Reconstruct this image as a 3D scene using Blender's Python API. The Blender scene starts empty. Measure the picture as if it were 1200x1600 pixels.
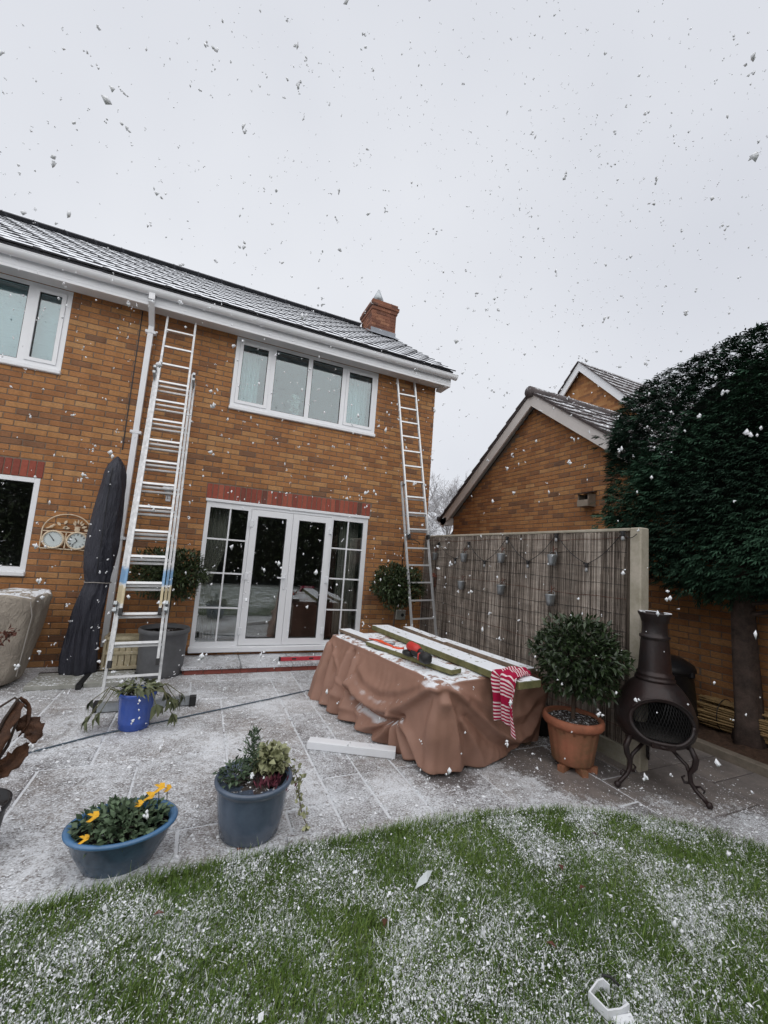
import bpy, math, random
import numpy as np
from mathutils import Vector, Matrix
R_ = math.radians
scene = bpy.context.scene
random.seed(7); rng = np.random.default_rng(7)

# ------------------------------------------------------------------ camera
CAM = Vector((0.0, -6.245, 1.60)); FPX = 640.0
YAW, PITCH, ROLL = R_(23.382), R_(6.335), R_(4.221)
_fw = Vector((math.sin(YAW)*math.cos(PITCH), math.cos(YAW)*math.cos(PITCH), math.sin(PITCH)))
_rt = Vector((math.cos(YAW), -math.sin(YAW), 0)); _up = _rt.cross(_fw)
RT = math.cos(ROLL)*_rt + math.sin(ROLL)*_up; UP = -math.sin(ROLL)*_rt + math.cos(ROLL)*_up; FW = _fw
cd = bpy.data.cameras.new('camera'); cam = bpy.data.objects.new('camera', cd)
scene.collection.objects.link(cam); scene.camera = cam
cd.sensor_fit = 'VERTICAL'; cd.sensor_height = 24.0; cd.sensor_width = 18.0
cd.lens = FPX/1600*24.0; cd.clip_start = 0.05; cd.clip_end = 600
m = Matrix.Identity(4)
for i in range(3):
    m[i][0] = RT[i]; m[i][1] = UP[i]; m[i][2] = -FW[i]; m[i][3] = CAM[i]
cam.matrix_world = m
def pix(p):                                   # world point -> photo pixel (1200 x 1600) and depth
    d = Vector(p)-CAM; z = d.dot(FW)
    if z < .05: return None
    return 600+FPX*d.dot(RT)/z, 800-FPX*d.dot(UP)/z, z

# ------------------------------------------------------------------ world, sun, exposure
SUN_EL, SUN_ROT = R_(42), R_(200)
w = bpy.data.worlds.new('World'); scene.world = w; w.use_nodes = True
wt = w.node_tree; wt.nodes.clear()
def wn(t, **k):
    n = wt.nodes.new(t)
    for a, b in k.items(): setattr(n, a, b)
    return n
sky = wn('ShaderNodeTexSky', sky_type='NISHITA', sun_disc=False, sun_elevation=SUN_EL, sun_rotation=SUN_ROT)
sky.dust_density = 4; sky.air_density = 1
tc = wn('ShaderNodeTexCoord'); nz = wn('ShaderNodeTexNoise'); nz.inputs['Scale'].default_value = 1.6; nz.inputs['Detail'].default_value = 3
nz.inputs['Roughness'].default_value = .45
cr = wn('ShaderNodeValToRGB')
cr.color_ramp.elements[0].position = .25; cr.color_ramp.elements[0].color = (.615, .635, .69, 1)
cr.color_ramp.elements[1].position = .8; cr.color_ramp.elements[1].color = (.775, .792, .83, 1)
sc_ = wn('ShaderNodeMixRGB', blend_type='MULTIPLY'); sc_.inputs[0].default_value = 1; sc_.inputs[2].default_value = (.09, .09, .09, 1)
mx = wn('ShaderNodeMixRGB'); mx.inputs[0].default_value = .94
bg = wn('ShaderNodeBackground'); bg.inputs[1].default_value = 1.0; wo = wn('ShaderNodeOutputWorld')
L = wt.links.new
L(tc.outputs['Generated'], nz.inputs['Vector']); L(nz.outputs['Fac'], cr.inputs[0]); L(sky.outputs[0], sc_.inputs[1])
L(sc_.outputs[0], mx.inputs[1]); L(cr.outputs[0], mx.inputs[2]); L(mx.outputs[0], bg.inputs[0]); L(bg.outputs[0], wo.inputs[0])
sl = bpy.data.lights.new('overcast_sun', 'SUN'); sl.energy = 1.6; sl.angle = R_(120); sl.color = (1, .97, .93)
so = bpy.data.objects.new('overcast_sun', sl); scene.collection.objects.link(so)
_sd = Vector((math.sin(SUN_ROT)*math.cos(SUN_EL), math.cos(SUN_ROT)*math.cos(SUN_EL), math.sin(SUN_EL)))
so.rotation_euler = _sd.to_track_quat('Z', 'Y').to_euler()
vs = scene.view_settings; vs.view_transform = 'Standard'; vs.look = 'None'; vs.exposure = 0.2; vs.gamma = 1; vs.use_curve_mapping = False
scene.cycles.max_bounces = 8; scene.cycles.transparent_max_bounces = 16
scene.cycles.caustics_reflective = False; scene.cycles.caustics_refractive = False
scene.cycles.use_denoising = True

# ------------------------------------------------------------------ mesh helpers
COL = scene.collection
class MB:
    def __init__(s): s.v = []; s.f = []; s.uv = None
    def add(s, vs, fs):
        o = len(s.v); s.v += [tuple(p) for p in vs]; s.f += [tuple(i+o for i in f) for f in fs]; return s
    def box(s, x0, x1, y0, y1, z0, z1, M=None):
        p = [(x0,y0,z0),(x1,y0,z0),(x1,y1,z0),(x0,y1,z0),(x0,y0,z1),(x1,y0,z1),(x1,y1,z1),(x0,y1,z1)]
        if M is not None: p = [M @ Vector(q) for q in p]
        return s.add(p, [(0,3,2,1),(4,5,6,7),(0,1,5,4),(1,2,6,5),(2,3,7,6),(3,0,4,7)])
    def cbox(s, x0, x1, y0, y1, z0, z1, c=.004, M=None):     # box with chamfered edges
        P = []; 
        for ax in range(3):
            pass
        xs, ys, zs = (x0, x1), (y0, y1), (z0, z1); idx = {}
        for i in (0,1):
            for j in (0,1):
                for k in (0,1):
                    si, sj, sk = 1-2*i, 1-2*j, 1-2*k
                    for a in range(3):
                        q = [xs[i]+si*c, ys[j]+sj*c, zs[k]+sk*c]; q[a] = (xs[i], ys[j], zs[k])[a]
                        idx[(i,j,k,a)] = len(P); P.append(Vector(q))
        F = []
        for a in range(3):
            b, d = [(1,2),(0,2),(0,1)][a]
            for e in (0,1):
                q = []
                for (u, v_) in ((0,0),(1,0),(1,1),(0,1)):
                    t = [0,0,0]; t[a] = e; t[b] = u; t[d] = v_; q.append(idx[(*t, a)])
                F.append(q)
        for a in range(3):                                     # edge strips parallel to axis a
            b, d = [(1,2),(0,2),(0,1)][a]
            for u in (0,1):
                for v_ in (0,1):
                    t0 = [0,0,0]; t1 = [0,0,0]; t1[a] = 1
                    for t in (t0, t1): t[b] = u; t[d] = v_
                    F.append([idx[(*t0,b)], idx[(*t1,b)], idx[(*t1,d)], idx[(*t0,d)]])
        for i in (0,1):
            for j in (0,1):
                for k in (0,1): F.append([idx[(i,j,k,a)] for a in range(3)])
        ctr = Vector(((x0+x1)/2, (y0+y1)/2, (z0+z1)/2)); G = []
        for f in F:
            n = (P[f[1]]-P[f[0]]).cross(P[f[2]]-P[f[0]]); c0 = sum((P[i] for i in f), Vector())/len(f)
            G.append(f if n.dot(c0-ctr) > 0 else f[::-1])
        if M is not None: P = [M @ q for q in P]
        return s.add(P, G)
    def tube(s, pts, r, n=8, cap=True, sq=1.0):
        pts = [Vector(p) for p in pts]; k = len(pts)
        rs = r if isinstance(r, (list, tuple)) else [r]*k
        t0 = (pts[1]-pts[0]).normalized(); ref = Vector((0,0,1)) if abs(t0.z) < .9 else Vector((1,0,0))
        a = t0.cross(ref).normalized(); vs = []; fs = []
        for i, p in enumerate(pts):
            t = ((pts[min(i+1,k-1)]-pts[max(i-1,0)])).normalized()
            a = (a-t*a.dot(t)).normalized(); b = t.cross(a)
            for j in range(n):
                th = 2*math.pi*j/n; vs.append(p+a*math.cos(th)*rs[i]+b*math.sin(th)*rs[i]*sq)
        for i in range(k-1):
            for j in range(n): fs.append((i*n+j, i*n+(j+1)%n, (i+1)*n+(j+1)%n, (i+1)*n+j))
        if cap: fs.append(tuple(range(n))[::-1]); fs.append(tuple((k-1)*n+j for j in range(n)))
        return s.add(vs, fs)
    def bar(s, p0, p1, wid, dep, side):                       # rectangular bar, 'side' = width direction
        p0, p1 = Vector(p0), Vector(p1); t = (p1-p0).normalized(); a = Vector(side); a = (a-t*a.dot(t)).normalized(); b = t.cross(a)
        vs = []
        for p in (p0, p1):
            for u, v_ in ((-1,-1),(1,-1),(1,1),(-1,1)): vs.append(p+a*u*wid/2+b*v_*dep/2)
        return s.add(vs, [(3,2,1,0),(4,5,6,7),(0,1,5,4),(1,2,6,5),(2,3,7,6),(3,0,4,7)])
    def lathe(s, prof, n=32, c=(0,0,0), sx=1, sy=1, closed=False, rot=0):
        vs = []; fs = []; k = len(prof)
        for r, z in prof:
            for j in range(n):
                th = 2*math.pi*j/n+rot; vs.append((c[0]+r*sx*math.cos(th), c[1]+r*sy*math.sin(th), c[2]+z))
        for i in range(k-1):
            for j in range(n): fs.append((i*n+j, i*n+(j+1)%n, (i+1)*n+(j+1)%n, (i+1)*n+j))
        if prof[0][0] > 1e-6: fs.append(tuple(range(n))[::-1])
        if not closed and prof[-1][0] > 1e-6: fs.append(tuple((k-1)*n+j for j in range(n)))
        return s.add(vs, fs)
    def rings(s, rows, closed=True, cap=True):                # list of equal-length rings of points
        n = len(rows[0]); vs = [p for r in rows for p in r]; fs = []
        for i in range(len(rows)-1):
            for j in range(n if closed else n-1): fs.append((i*n+j, i*n+(j+1)%n, (i+1)*n+(j+1)%n, (i+1)*n+j))
        if cap and closed: fs.append(tuple(range(n))[::-1]); fs.append(tuple((len(rows)-1)*n+j for j in range(n)))
        return s.add(vs, fs)
    def poly(s, pts, z0, z1):
        n = len(pts); vs = [(x,y,z0) for x,y in pts]+[(x,y,z1) for x,y in pts]
        return s.add(vs, [tuple(range(n))[::-1], tuple(range(n,2*n))]+[(i,(i+1)%n,n+(i+1)%n,n+i) for i in range(n)])
    def blob(s, c, r, jit=.25, n=6, rg=random):               # irregular low lump
        c = Vector(c); r = r if isinstance(r, (tuple, list)) else (r, r, r); rows = []
        for a in (-.75, 0, .75):
            rows.append([c+Vector((math.cos(2*math.pi*j/n)*math.cos(a)*r[0]*rg.uniform(1-jit,1+jit), math.sin(2*math.pi*j/n)*math.cos(a)*r[1]*rg.uniform(1-jit,1+jit), math.sin(a)*r[2])) for j in range(n)])
        return s.rings(rows)
    def mesh(s, name='mesh', smooth=False):
        me = bpy.data.meshes.new(name); me.from_pydata(s.v, [], s.f); me.update()
        if smooth: me.polygons.foreach_set('use_smooth', [True]*len(me.polygons))
        return me
    def build(s, name, mat, parent=None, smooth=False, **props):
        return link(name, s.mesh(name, smooth), mat, parent, **props)
def link(name, me, mat, parent=None, **props):
    if mat is not None and not me.materials: me.materials.append(mat)
    o = bpy.data.objects.new(name, me); COL.objects.link(o)
    if parent is not None:
        o.parent = parent
        if parent.type == 'EMPTY' or parent.parent is not None or parent.location.length > 0:
            bp = WM(parent); o.matrix_parent_inverse = bp.inverted()
    for k, v_ in props.items(): o[k] = v_
    return o
def WM(o):
    mloc = Matrix.LocRotScale(o.location, o.rotation_euler, o.scale)
    return mloc if o.parent is None else WM(o.parent) @ o.matrix_parent_inverse @ mloc
def thing(name, label, cat, loc=(0,0,0), group=None):
    o = bpy.data.objects.new(name, None); COL.objects.link(o); o.location = loc; o.empty_display_size = .1
    o['label'] = label; o['category'] = cat
    if group: o['group'] = group
    return o
def tag(o, label, cat, group=None):
    o['label'] = label; o['category'] = cat
    if group: o['group'] = group
    return o
def np_mesh(name, V, F, tint=None):                           # V (n,3) F (m,3|4)
    me = bpy.data.meshes.new(name); V = np.asarray(V, np.float32); F = np.asarray(F, np.int32); k = F.shape[1]
    me.vertices.add(len(V)); me.vertices.foreach_set('co', V.ravel())
    me.loops.add(F.size); me.loops.foreach_set('vertex_index', F.ravel())
    me.polygons.add(len(F)); me.polygons.foreach_set('loop_start', np.arange(0, F.size, k, dtype=np.int32))
    if tint is not None:
        a = me.attributes.new('tint', 'FLOAT', 'POINT'); a.data.foreach_set('value', np.asarray(tint, np.float32))
    me.update(calc_edges=True); me.validate(); return me

# ------------------------------------------------------------------ materials
class NT:
    def __init__(s, name):
        s.m = bpy.data.materials.new(name); s.m.use_nodes = True; s.t = s.m.node_tree
        s.b = s.t.nodes['Principled BSDF']; s.out = s.t.nodes['Material Output']
    def n(s, typ, ins=None, **k):
        nd = s.t.nodes.new(typ)
        for a, b in k.items(): setattr(nd, a, b)
        for a, b in (ins or {}).items(): s.set(nd.inputs[a], b)
        return nd
    def set(s, sock, v_):
        if isinstance(v_, bpy.types.NodeSocket): s.t.links.new(v_, sock)
        else: sock.default_value = v_
    def math(s, op, a, b=0.0, c=None, clamp=False):
        nd = s.n('ShaderNodeMath', {0: a, 1: b}, operation=op, use_clamp=clamp)
        if c is not None: s.set(nd.inputs[2], c)
        return nd.outputs[0]
    def mix(s, f, a, b, blend='MIX'):
        nd = s.n('ShaderNodeMixRGB', {0: f, 1: a, 2: b}, blend_type=blend); return nd.outputs[0]
    def ramp(s, f, stops, interp='LINEAR'):
        nd = s.n('ShaderNodeValToRGB', {0: f}); r = nd.color_ramp; r.interpolation = interp
        while len(r.elements) < len(stops): r.elements.new(.5)
        for e, (p, c) in zip(r.elements, stops): e.position = p; e.color = (*c, 1) if not isinstance(c, (int, float)) else (c, c, c, 1)
        return nd.outputs[0]
    def noise(s, scale=5, detail=4, rough=.55, vec=None, dist=0):
        nd = s.n('ShaderNodeTexNoise', {'Scale': scale, 'Detail': detail, 'Roughness': rough, 'Distortion': dist})
        if vec is not None: s.set(nd.inputs['Vector'], vec)
        return nd.outputs['Fac']
    def pos(s): return s.n('ShaderNodeNewGeometry').outputs['Position']
    def norm(s): return s.n('ShaderNodeNewGeometry').outputs['Normal']
    def obj(s): return s.n('ShaderNodeTexCoord').outputs['Object']
    def xyz(s, v_): 
        nd = s.n('ShaderNodeSeparateXYZ', {0: v_}); return nd.outputs[0], nd.outputs[1], nd.outputs[2]
    def vec(s, x, y, z): return s.n('ShaderNodeCombineXYZ', {0: x, 1: y, 2: z}).outputs[0]
    def scaled(s, v_, k): return s.n('ShaderNodeMapping', {'Vector': v_, 'Scale': k}).outputs[0]
    def bump(s, h, st=.3, d=.01): s.set(s.b.inputs['Normal'], s.n('ShaderNodeBump', {'Height': h, 'Strength': st, 'Distance': d}).outputs[0])
    def step(s, v_, lo, hi):                                  # smoothstep
        nd = s.n('ShaderNodeMapRange', {0: v_, 1: lo, 2: hi, 3: 0.0, 4: 1.0}); nd.interpolation_type = 'SMOOTHSTEP'; return nd.outputs[0]
    def fin(s, col, rough=.6, metal=0.0, spec=.4, **k):
        s.set(s.b.inputs['Base Color'], col); s.set(s.b.inputs['Roughness'], rough); s.set(s.b.inputs['Metallic'], metal)
        s.set(s.b.inputs['Specular IOR Level'], spec)
        for a, b in k.items(): s.set(s.b.inputs[a], b)
        return s.m
SNOW = (.80, .83, .87, 1)
def c4(c): return (*c, 1) if len(c) == 3 else c
def pm(name, base, rough=.6, var=.18, scale=12, metal=0.0, bump=.15, spec=.4, snow=0.0, snow_scale=45, base2=None, up=.35, **k):
    t = NT(name); p = t.pos(); f = t.noise(scale, 5, .6, p); f2 = t.noise(scale*7, 3, .6, p)
    d = tuple(x*(1-var) for x in base[:3]); e = tuple(min(1, x*(1+var)) for x in base[:3])
    if base2: d = base2
    col = t.ramp(f, [(.3, d), (.7, e)]); col = t.mix(.25, col, t.ramp(f2, [(.3, d), (.7, e)]))
    r = rough
    if snow:
        nz_ = t.xyz(t.norm())[2]
        s = t.math('MULTIPLY', t.step(nz_, up, up+.4), t.step(t.math('ADD', t.noise(snow_scale, 3, .7, p), t.math('MULTIPLY', t.noise(4, 2, .5, p), .35)), 1.02-snow*.55, 1.10-snow*.55))
        col = t.mix(s, col, SNOW); r = t.math('ADD', rough, t.math('MULTIPLY', s, .9-rough))
    if bump: t.bump(f2, bump, .006)
    return t.fin(col, r, metal, spec, **k)

def brick_mat(name, axis='x', stops=None, snow=False):
    t = NT(name); p = t.pos(); x, y, z = t.xyz(p); u = x if axis == 'x' else y
    row = t.math('FLOOR', t.math('DIVIDE', z, .075)); odd = t.math('MODULO', row, 2.0)
    col_ = t.math('FLOOR', t.math('DIVIDE', t.math('ADD', u, t.math('MULTIPLY', odd, .1125)), .225))
    wn_ = t.n('ShaderNodeTexWhiteNoise', {'Vector': t.vec(col_, row, 3.7)}, noise_dimensions='3D')
    patch = t.noise(1.1, 3, .6, p)
    v_ = t.math('ADD', t.math('MULTIPLY', wn_.outputs['Value'], .78), t.math('MULTIPLY', patch, .3))
    base = t.ramp(v_, stops or [(.07, (.16,.105,.08)), (.15, (.235,.13,.08)), (.28, (.35,.165,.076)), (.55, (.435,.212,.092)), (.80, (.475,.245,.105)), (.98, (.54,.315,.15))])
    f = t.noise(38, 4, .65, t.scaled(p, (1, 1, 3.2))); g = t.noise(160, 3, .7, p)
    base = t.mix(.55, base, t.ramp(f, [(.28, (.35,.33,.32)), (.72, (1.25,1.2,1.15))]), 'MULTIPLY')
    streak = t.noise(2.5, 4, .6, t.scaled(p, (3, 3, .5)))
    base = t.mix(.35, base, t.ramp(streak, [(.35, (.55,.5,.47)), (.6, (1.05,1.05,1.05))]), 'MULTIPLY')
    t.bump(t.math('ADD', f, t.math('MULTIPLY', g, .5)), .55, .006)
    return t.fin(base, .9, 0, .2)
M = {}
M['brick'] = brick_mat('brick_orange_x', 'x'); M['brick_y'] = brick_mat('brick_orange_y', 'y')
def red_brick():
    t = NT('brick_red'); r = t.n('ShaderNodeObjectInfo').outputs['Random']; p = t.pos()
    base = t.ramp(r, [(.0,(.14,.075,.06)),(.10,(.20,.07,.055)),(.35,(.27,.078,.058)),(.7,(.33,.092,.065)),(1,(.40,.125,.085))])
    f = t.noise(30, 4, .65, p); base = t.mix(.5, base, t.ramp(f, [(.3,(.55,.52,.5)),(.7,(1.15,1.12,1.1))]), 'MULTIPLY'); t.bump(f, .5, .005); return t.fin(base, .9, 0, .2)
M['brick_red'] = red_brick()
M['brick_riser'] = pm('brick_riser', (.26,.075,.055), .85, .3, 5, bump=.5, base2=(.15,.05,.045))
M['mortar'] = pm('mortar', (.19,.145,.11), .95, .25, 25, bump=.4)
M['upvc'] = pm('upvc_white', (.80,.815,.84), .32, .03, 3, bump=0, spec=.5)
M['upvc_dull'] = pm('upvc_soffit', (.72,.725,.73), .45, .05, 3, bump=0)
M['gasket'] = pm('black_gasket', (.02,.02,.022), .5, .1, bump=0)
M['tile'] = pm('roof_tile_dark', (.055,.055,.062), .75, .35, 6, bump=.5, snow=1.08, snow_scale=30, up=.3)
M['tile2'] = pm('roof_tile_brown', (.085,.07,.07), .75, .3, 6, bump=.4, snow=.62, snow_scale=26, up=.25)
M['lead'] = pm('lead_flashing', (.23,.25,.28), .5, .2, 5, bump=.2, snow=.4)
M['alu'] = pm('ladder_aluminium', (.60,.61,.62), .38, .12, 18, metal=.8, bump=.12, snow=.45, snow_scale=60)
M['cast'] = pm('cast_iron', (.020,.019,.020), .38, .35, 5, metal=.2, bump=.4, base2=(.034,.017,.015))
M['castin'] = pm('soot', (.012,.011,.011), .9, .4, 14, bump=.3)
M['terracotta'] = pm('terracotta', (.36,.125,.07), .75, .3, 7, bump=.25, base2=(.22,.09,.05))
M['terracotta_moss'] = pm('terracotta_weathered', (.31,.115,.068), .8, .35, 4, bump=.25, base2=(.145,.10,.05))
M['soil'] = pm('soil', (.045,.035,.03), .95, .5, 30, bump=.9, snow=.55, snow_scale=40)
M['mulch'] = pm('bark_mulch', (.085,.05,.033), .95, .5, 30, bump=1.0, snow=.12)
M['blueglaze'] = pm('blue_glaze', (.035,.085,.36), .16, .22, 5, bump=.06, spec=.6)
M['tealglaze'] = pm('teal_glaze', (.045,.085,.13), .2, .35, 6, bump=.06, spec=.6, base2=(.03,.045,.07))
M['tealrim'] = pm('teal_rim', (.07,.17,.32), .2, .25, 6, bump=.06, spec=.6)
M['navyglaze'] = pm('slate_blue_glaze', (.085,.115,.165), .22, .3, 4, bump=.06, spec=.6)
M['greypot'] = pm('grey_pot', (.115,.118,.125), .6, .2, 8, bump=.12)
M['blackpot'] = pm('black_plastic', (.018,.018,.02), .42, .2, 8, bump=.05)
M['bark'] = pm('bark', (.085,.060,.050), .95, .6, 9, bump=1.0, base2=(.035,.027,.024))
M['twig'] = pm('twig', (.085,.06,.045), .9, .3, 20, bump=.3)
M['wood_green'] = pm('treated_timber', (.16,.145,.065), .85, .4, 9, bump=.35, snow=1.0, snow_scale=16, up=.6, base2=(.075,.085,.03))
M['wood_brown'] = pm('brown_timber', (.20,.145,.10), .85, .35, 9, bump=.35, snow=.98, snow_scale=16, up=.6, base2=(.11,.08,.06))
M['kerbwood'] = pm('sleeper_timber', (.20,.17,.135), .9, .3, 8, bump=.4, snow=.25)
M['crate'] = pm('cream_timber', (.50,.44,.31), .75, .25, 9, bump=.3, base2=(.33,.28,.18))
M['concrete'] = pm('concrete', (.33,.31,.26), .9, .25, 10, bump=.4, base2=(.24,.235,.17))
M['postwood'] = pm('fence_post_stone', (.42,.38,.32), .9, .2, 7, bump=.35, base2=(.30,.275,.205))
M['slabgrey'] = pm('grey_concrete_slab', (.33,.33,.31), .9, .2, 8, bump=.35, snow=.55, base2=(.23,.235,.20))
M['galv'] = pm('galvanised_steel', (.42,.45,.47), .42, .25, 14, metal=.8, bump=.1)
M['cream'] = pm('cream_metal', (.66,.57,.43), .55, .2, 25, bump=.15, base2=(.50,.37,.25))
M['dial'] = pm('dial_face', (.60,.66,.66), .4, .04, 5, bump=0)
M['black'] = pm('black_rubber', (.02,.02,.021), .5, .2, 12, bump=.1)
M['darkwire'] = pm('dark_cable', (.022,.022,.024), .5, .2, 12, bump=0)
M['cable'] = pm('blue_grey_cable', (.07,.10,.13), .5, .2, 12, bump=0)
M['red'] = pm('red_plastic', (.55,.045,.035), .35, .15, 15, bump=.03)
M['redlevel'] = pm('red_level', (.50,.05,.07), .4, .15, 15, bump=.03, snow=.35)
M['orange'] = pm('orange_red_plastic', (.75,.10,.035), .35, .15, 15, bump=.03)
M['white'] = pm('white_plastic', (.78,.80,.83), .4, .04, 6, bump=0)
M['parasol'] = pm('parasol_cover_fabric', (.040,.042,.058), .5, .35, 5, bump=.5, base2=(.022,.023,.033), spec=.45)
M['tan'] = pm('tan_cover_fabric', (.33,.29,.24), .7, .2, 4, bump=.2, snow=.60, snow_scale=9, up=.72)
M['cord'] = pm('grey_cord', (.30,.28,.26), .8, .1, bump=0)
M['curtain'] = pm('cream_curtain', (.62,.58,.50), .9, .1, 3, bump=0)
M['curtain_pale'] = pm('pale_curtain', (.78,.82,.80), .9, .05, 3, bump=0)
M['curtain_dark'] = pm('brown_curtain', (.20,.12,.10), .9, .15, 3, bump=0)
M['blind'] = pm('white_blind', (.72,.78,.80), .7, .03, 3, bump=0)
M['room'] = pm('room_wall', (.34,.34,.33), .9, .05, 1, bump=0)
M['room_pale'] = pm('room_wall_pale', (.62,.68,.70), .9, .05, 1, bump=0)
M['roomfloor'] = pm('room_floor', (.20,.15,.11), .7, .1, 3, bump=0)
M['sofa'] = pm('sofa_fabric', (.58,.56,.51), .9, .08, 6, bump=.2)
M['flower'] = pm('pale_flowers', (.68,.68,.60), .8, .25, 30, bump=.2)
M['straw'] = pm('straw_reeds', (.36,.24,.11), .85, .4, 40, bump=.3, base2=(.20,.13,.06))
M['bulb'] = pm('bulb_glass', (.30,.31,.32), .12, .1, 8, bump=0, spec=.7)
M['rust'] = pm('rusty_metal', (.13,.045,.03), .85, .4, 12, bump=.4)
M['yellow'] = pm('yellow_petal', (.78,.42,.02), .6, .2, 30, bump=0)
M['deadleaf'] = pm('dead_leaf_brown', (.075,.034,.018), .55, .6, 22, bump=.8, base2=(.030,.016,.011), spec=.25)
M['deadstem'] = pm('dead_stem', (.055,.038,.03), .7, .4, 12, bump=.3)
M['redbrown'] = pm('red_brown_leaf', (.11,.038,.025), .65, .4, 14, bump=.2)
M['nest'] = pm('weathered_wood', (.30,.25,.20), .85, .2, 12, bump=.3)
M['snow'] = pm('snow', (.82,.84,.87), .85, .03, 30, bump=.3)
M['clear'] = pm('clear_plastic_scrap', (.55,.60,.60), .25, .15, 10, bump=.2)

def cloth(name, c0, c1, rough, sc3, amp, snow=0.0, up=.72):
    t = NT(name); p = t.pos(); q = t.scaled(p, sc3); f = t.noise(1.0, 5, .55, q, .8); g = t.noise(3.1, 4, .6, q, 1.2)
    h = t.math('ADD', t.math('ABSOLUTE', t.math('SUBTRACT', f, .5)), t.math('MULTIPLY', t.math('ABSOLUTE', t.math('SUBTRACT', g, .5)), .35))
    col = t.ramp(t.noise(5, 4, .6, p), [(.3, c0), (.7, c1)])
    if snow:
        s_ = t.math('MULTIPLY', t.step(t.xyz(t.norm())[2], up, up+.2), t.step(t.noise(9, 4, .65, p), .60-snow*.2, .66-snow*.2)); col = t.mix(s_, col, SNOW)
    t.bump(h, 1.0, amp); return t.fin(col, rough, 0, .4)
M['parasol'] = cloth('parasol_cover_cloth', (.022,.023,.033), (.042,.044,.060), .5, (7, 7, 1.6), .07)
M['tan'] = cloth('tan_cover_cloth', (.27,.235,.195), (.37,.325,.27), .65, (3.2, 3.2, 2.2), .09, .7)
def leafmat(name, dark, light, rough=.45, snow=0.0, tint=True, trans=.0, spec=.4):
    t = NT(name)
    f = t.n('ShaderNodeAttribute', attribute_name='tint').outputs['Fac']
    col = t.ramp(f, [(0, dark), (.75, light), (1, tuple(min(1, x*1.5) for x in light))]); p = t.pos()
    if snow:
        nz_ = t.xyz(t.norm())[2]
        s = t.math('MULTIPLY', t.step(t.math('ABSOLUTE', nz_), .45, .8), t.step(t.noise(26, 3, .6, p), 1.0-snow*.5, 1.06-snow*.5))
        col = t.mix(s, col, SNOW)
    return t.fin(col, rough, 0, spec)
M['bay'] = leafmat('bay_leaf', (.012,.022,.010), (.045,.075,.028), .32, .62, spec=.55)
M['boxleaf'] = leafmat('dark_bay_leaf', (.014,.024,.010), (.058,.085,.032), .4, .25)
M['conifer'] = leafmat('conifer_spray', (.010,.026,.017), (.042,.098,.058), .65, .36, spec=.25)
M['helle'] = leafmat('drooping_leaf', (.05,.06,.03), (.15,.17,.09), .4, .5)
M['pansy'] = leafmat('pansy_leaf', (.028,.05,.026), (.10,.15,.085), .5, .55)
M['ivy'] = leafmat('variegated_ivy', (.10,.115,.045), (.40,.41,.24), .5, .35)
M['rosemary'] = leafmat('upright_evergreen', (.03,.05,.03), (.09,.14,.075), .5, .35)
M['heather'] = leafmat('purple_stems', (.06,.015,.025), (.16,.04,.06), .6, .3)
def grassmat():
    t = NT('grass_blade'); f = t.n('ShaderNodeAttribute', attribute_name='tint').outputs['Fac']
    col = t.ramp(f, [(0,(.040,.075,.014)),(.35,(.10,.175,.034)),(.62,(.19,.27,.065)),(.70,(.23,.28,.09)),(.78,(.74,.78,.76)),(1,(.82,.84,.86))]); return t.fin(col, .6, 0, .25)
M['grass'] = grassmat()
M['rearhedge'] = leafmat('rear_hedge_leaf', (.02,.03,.012), (.07,.09,.04), .6, .3)
M['frosttwig'] = pm('snowy_twig', (.46,.45,.46), .9, .25, 6, bump=0, snow=.9, up=.05)

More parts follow.
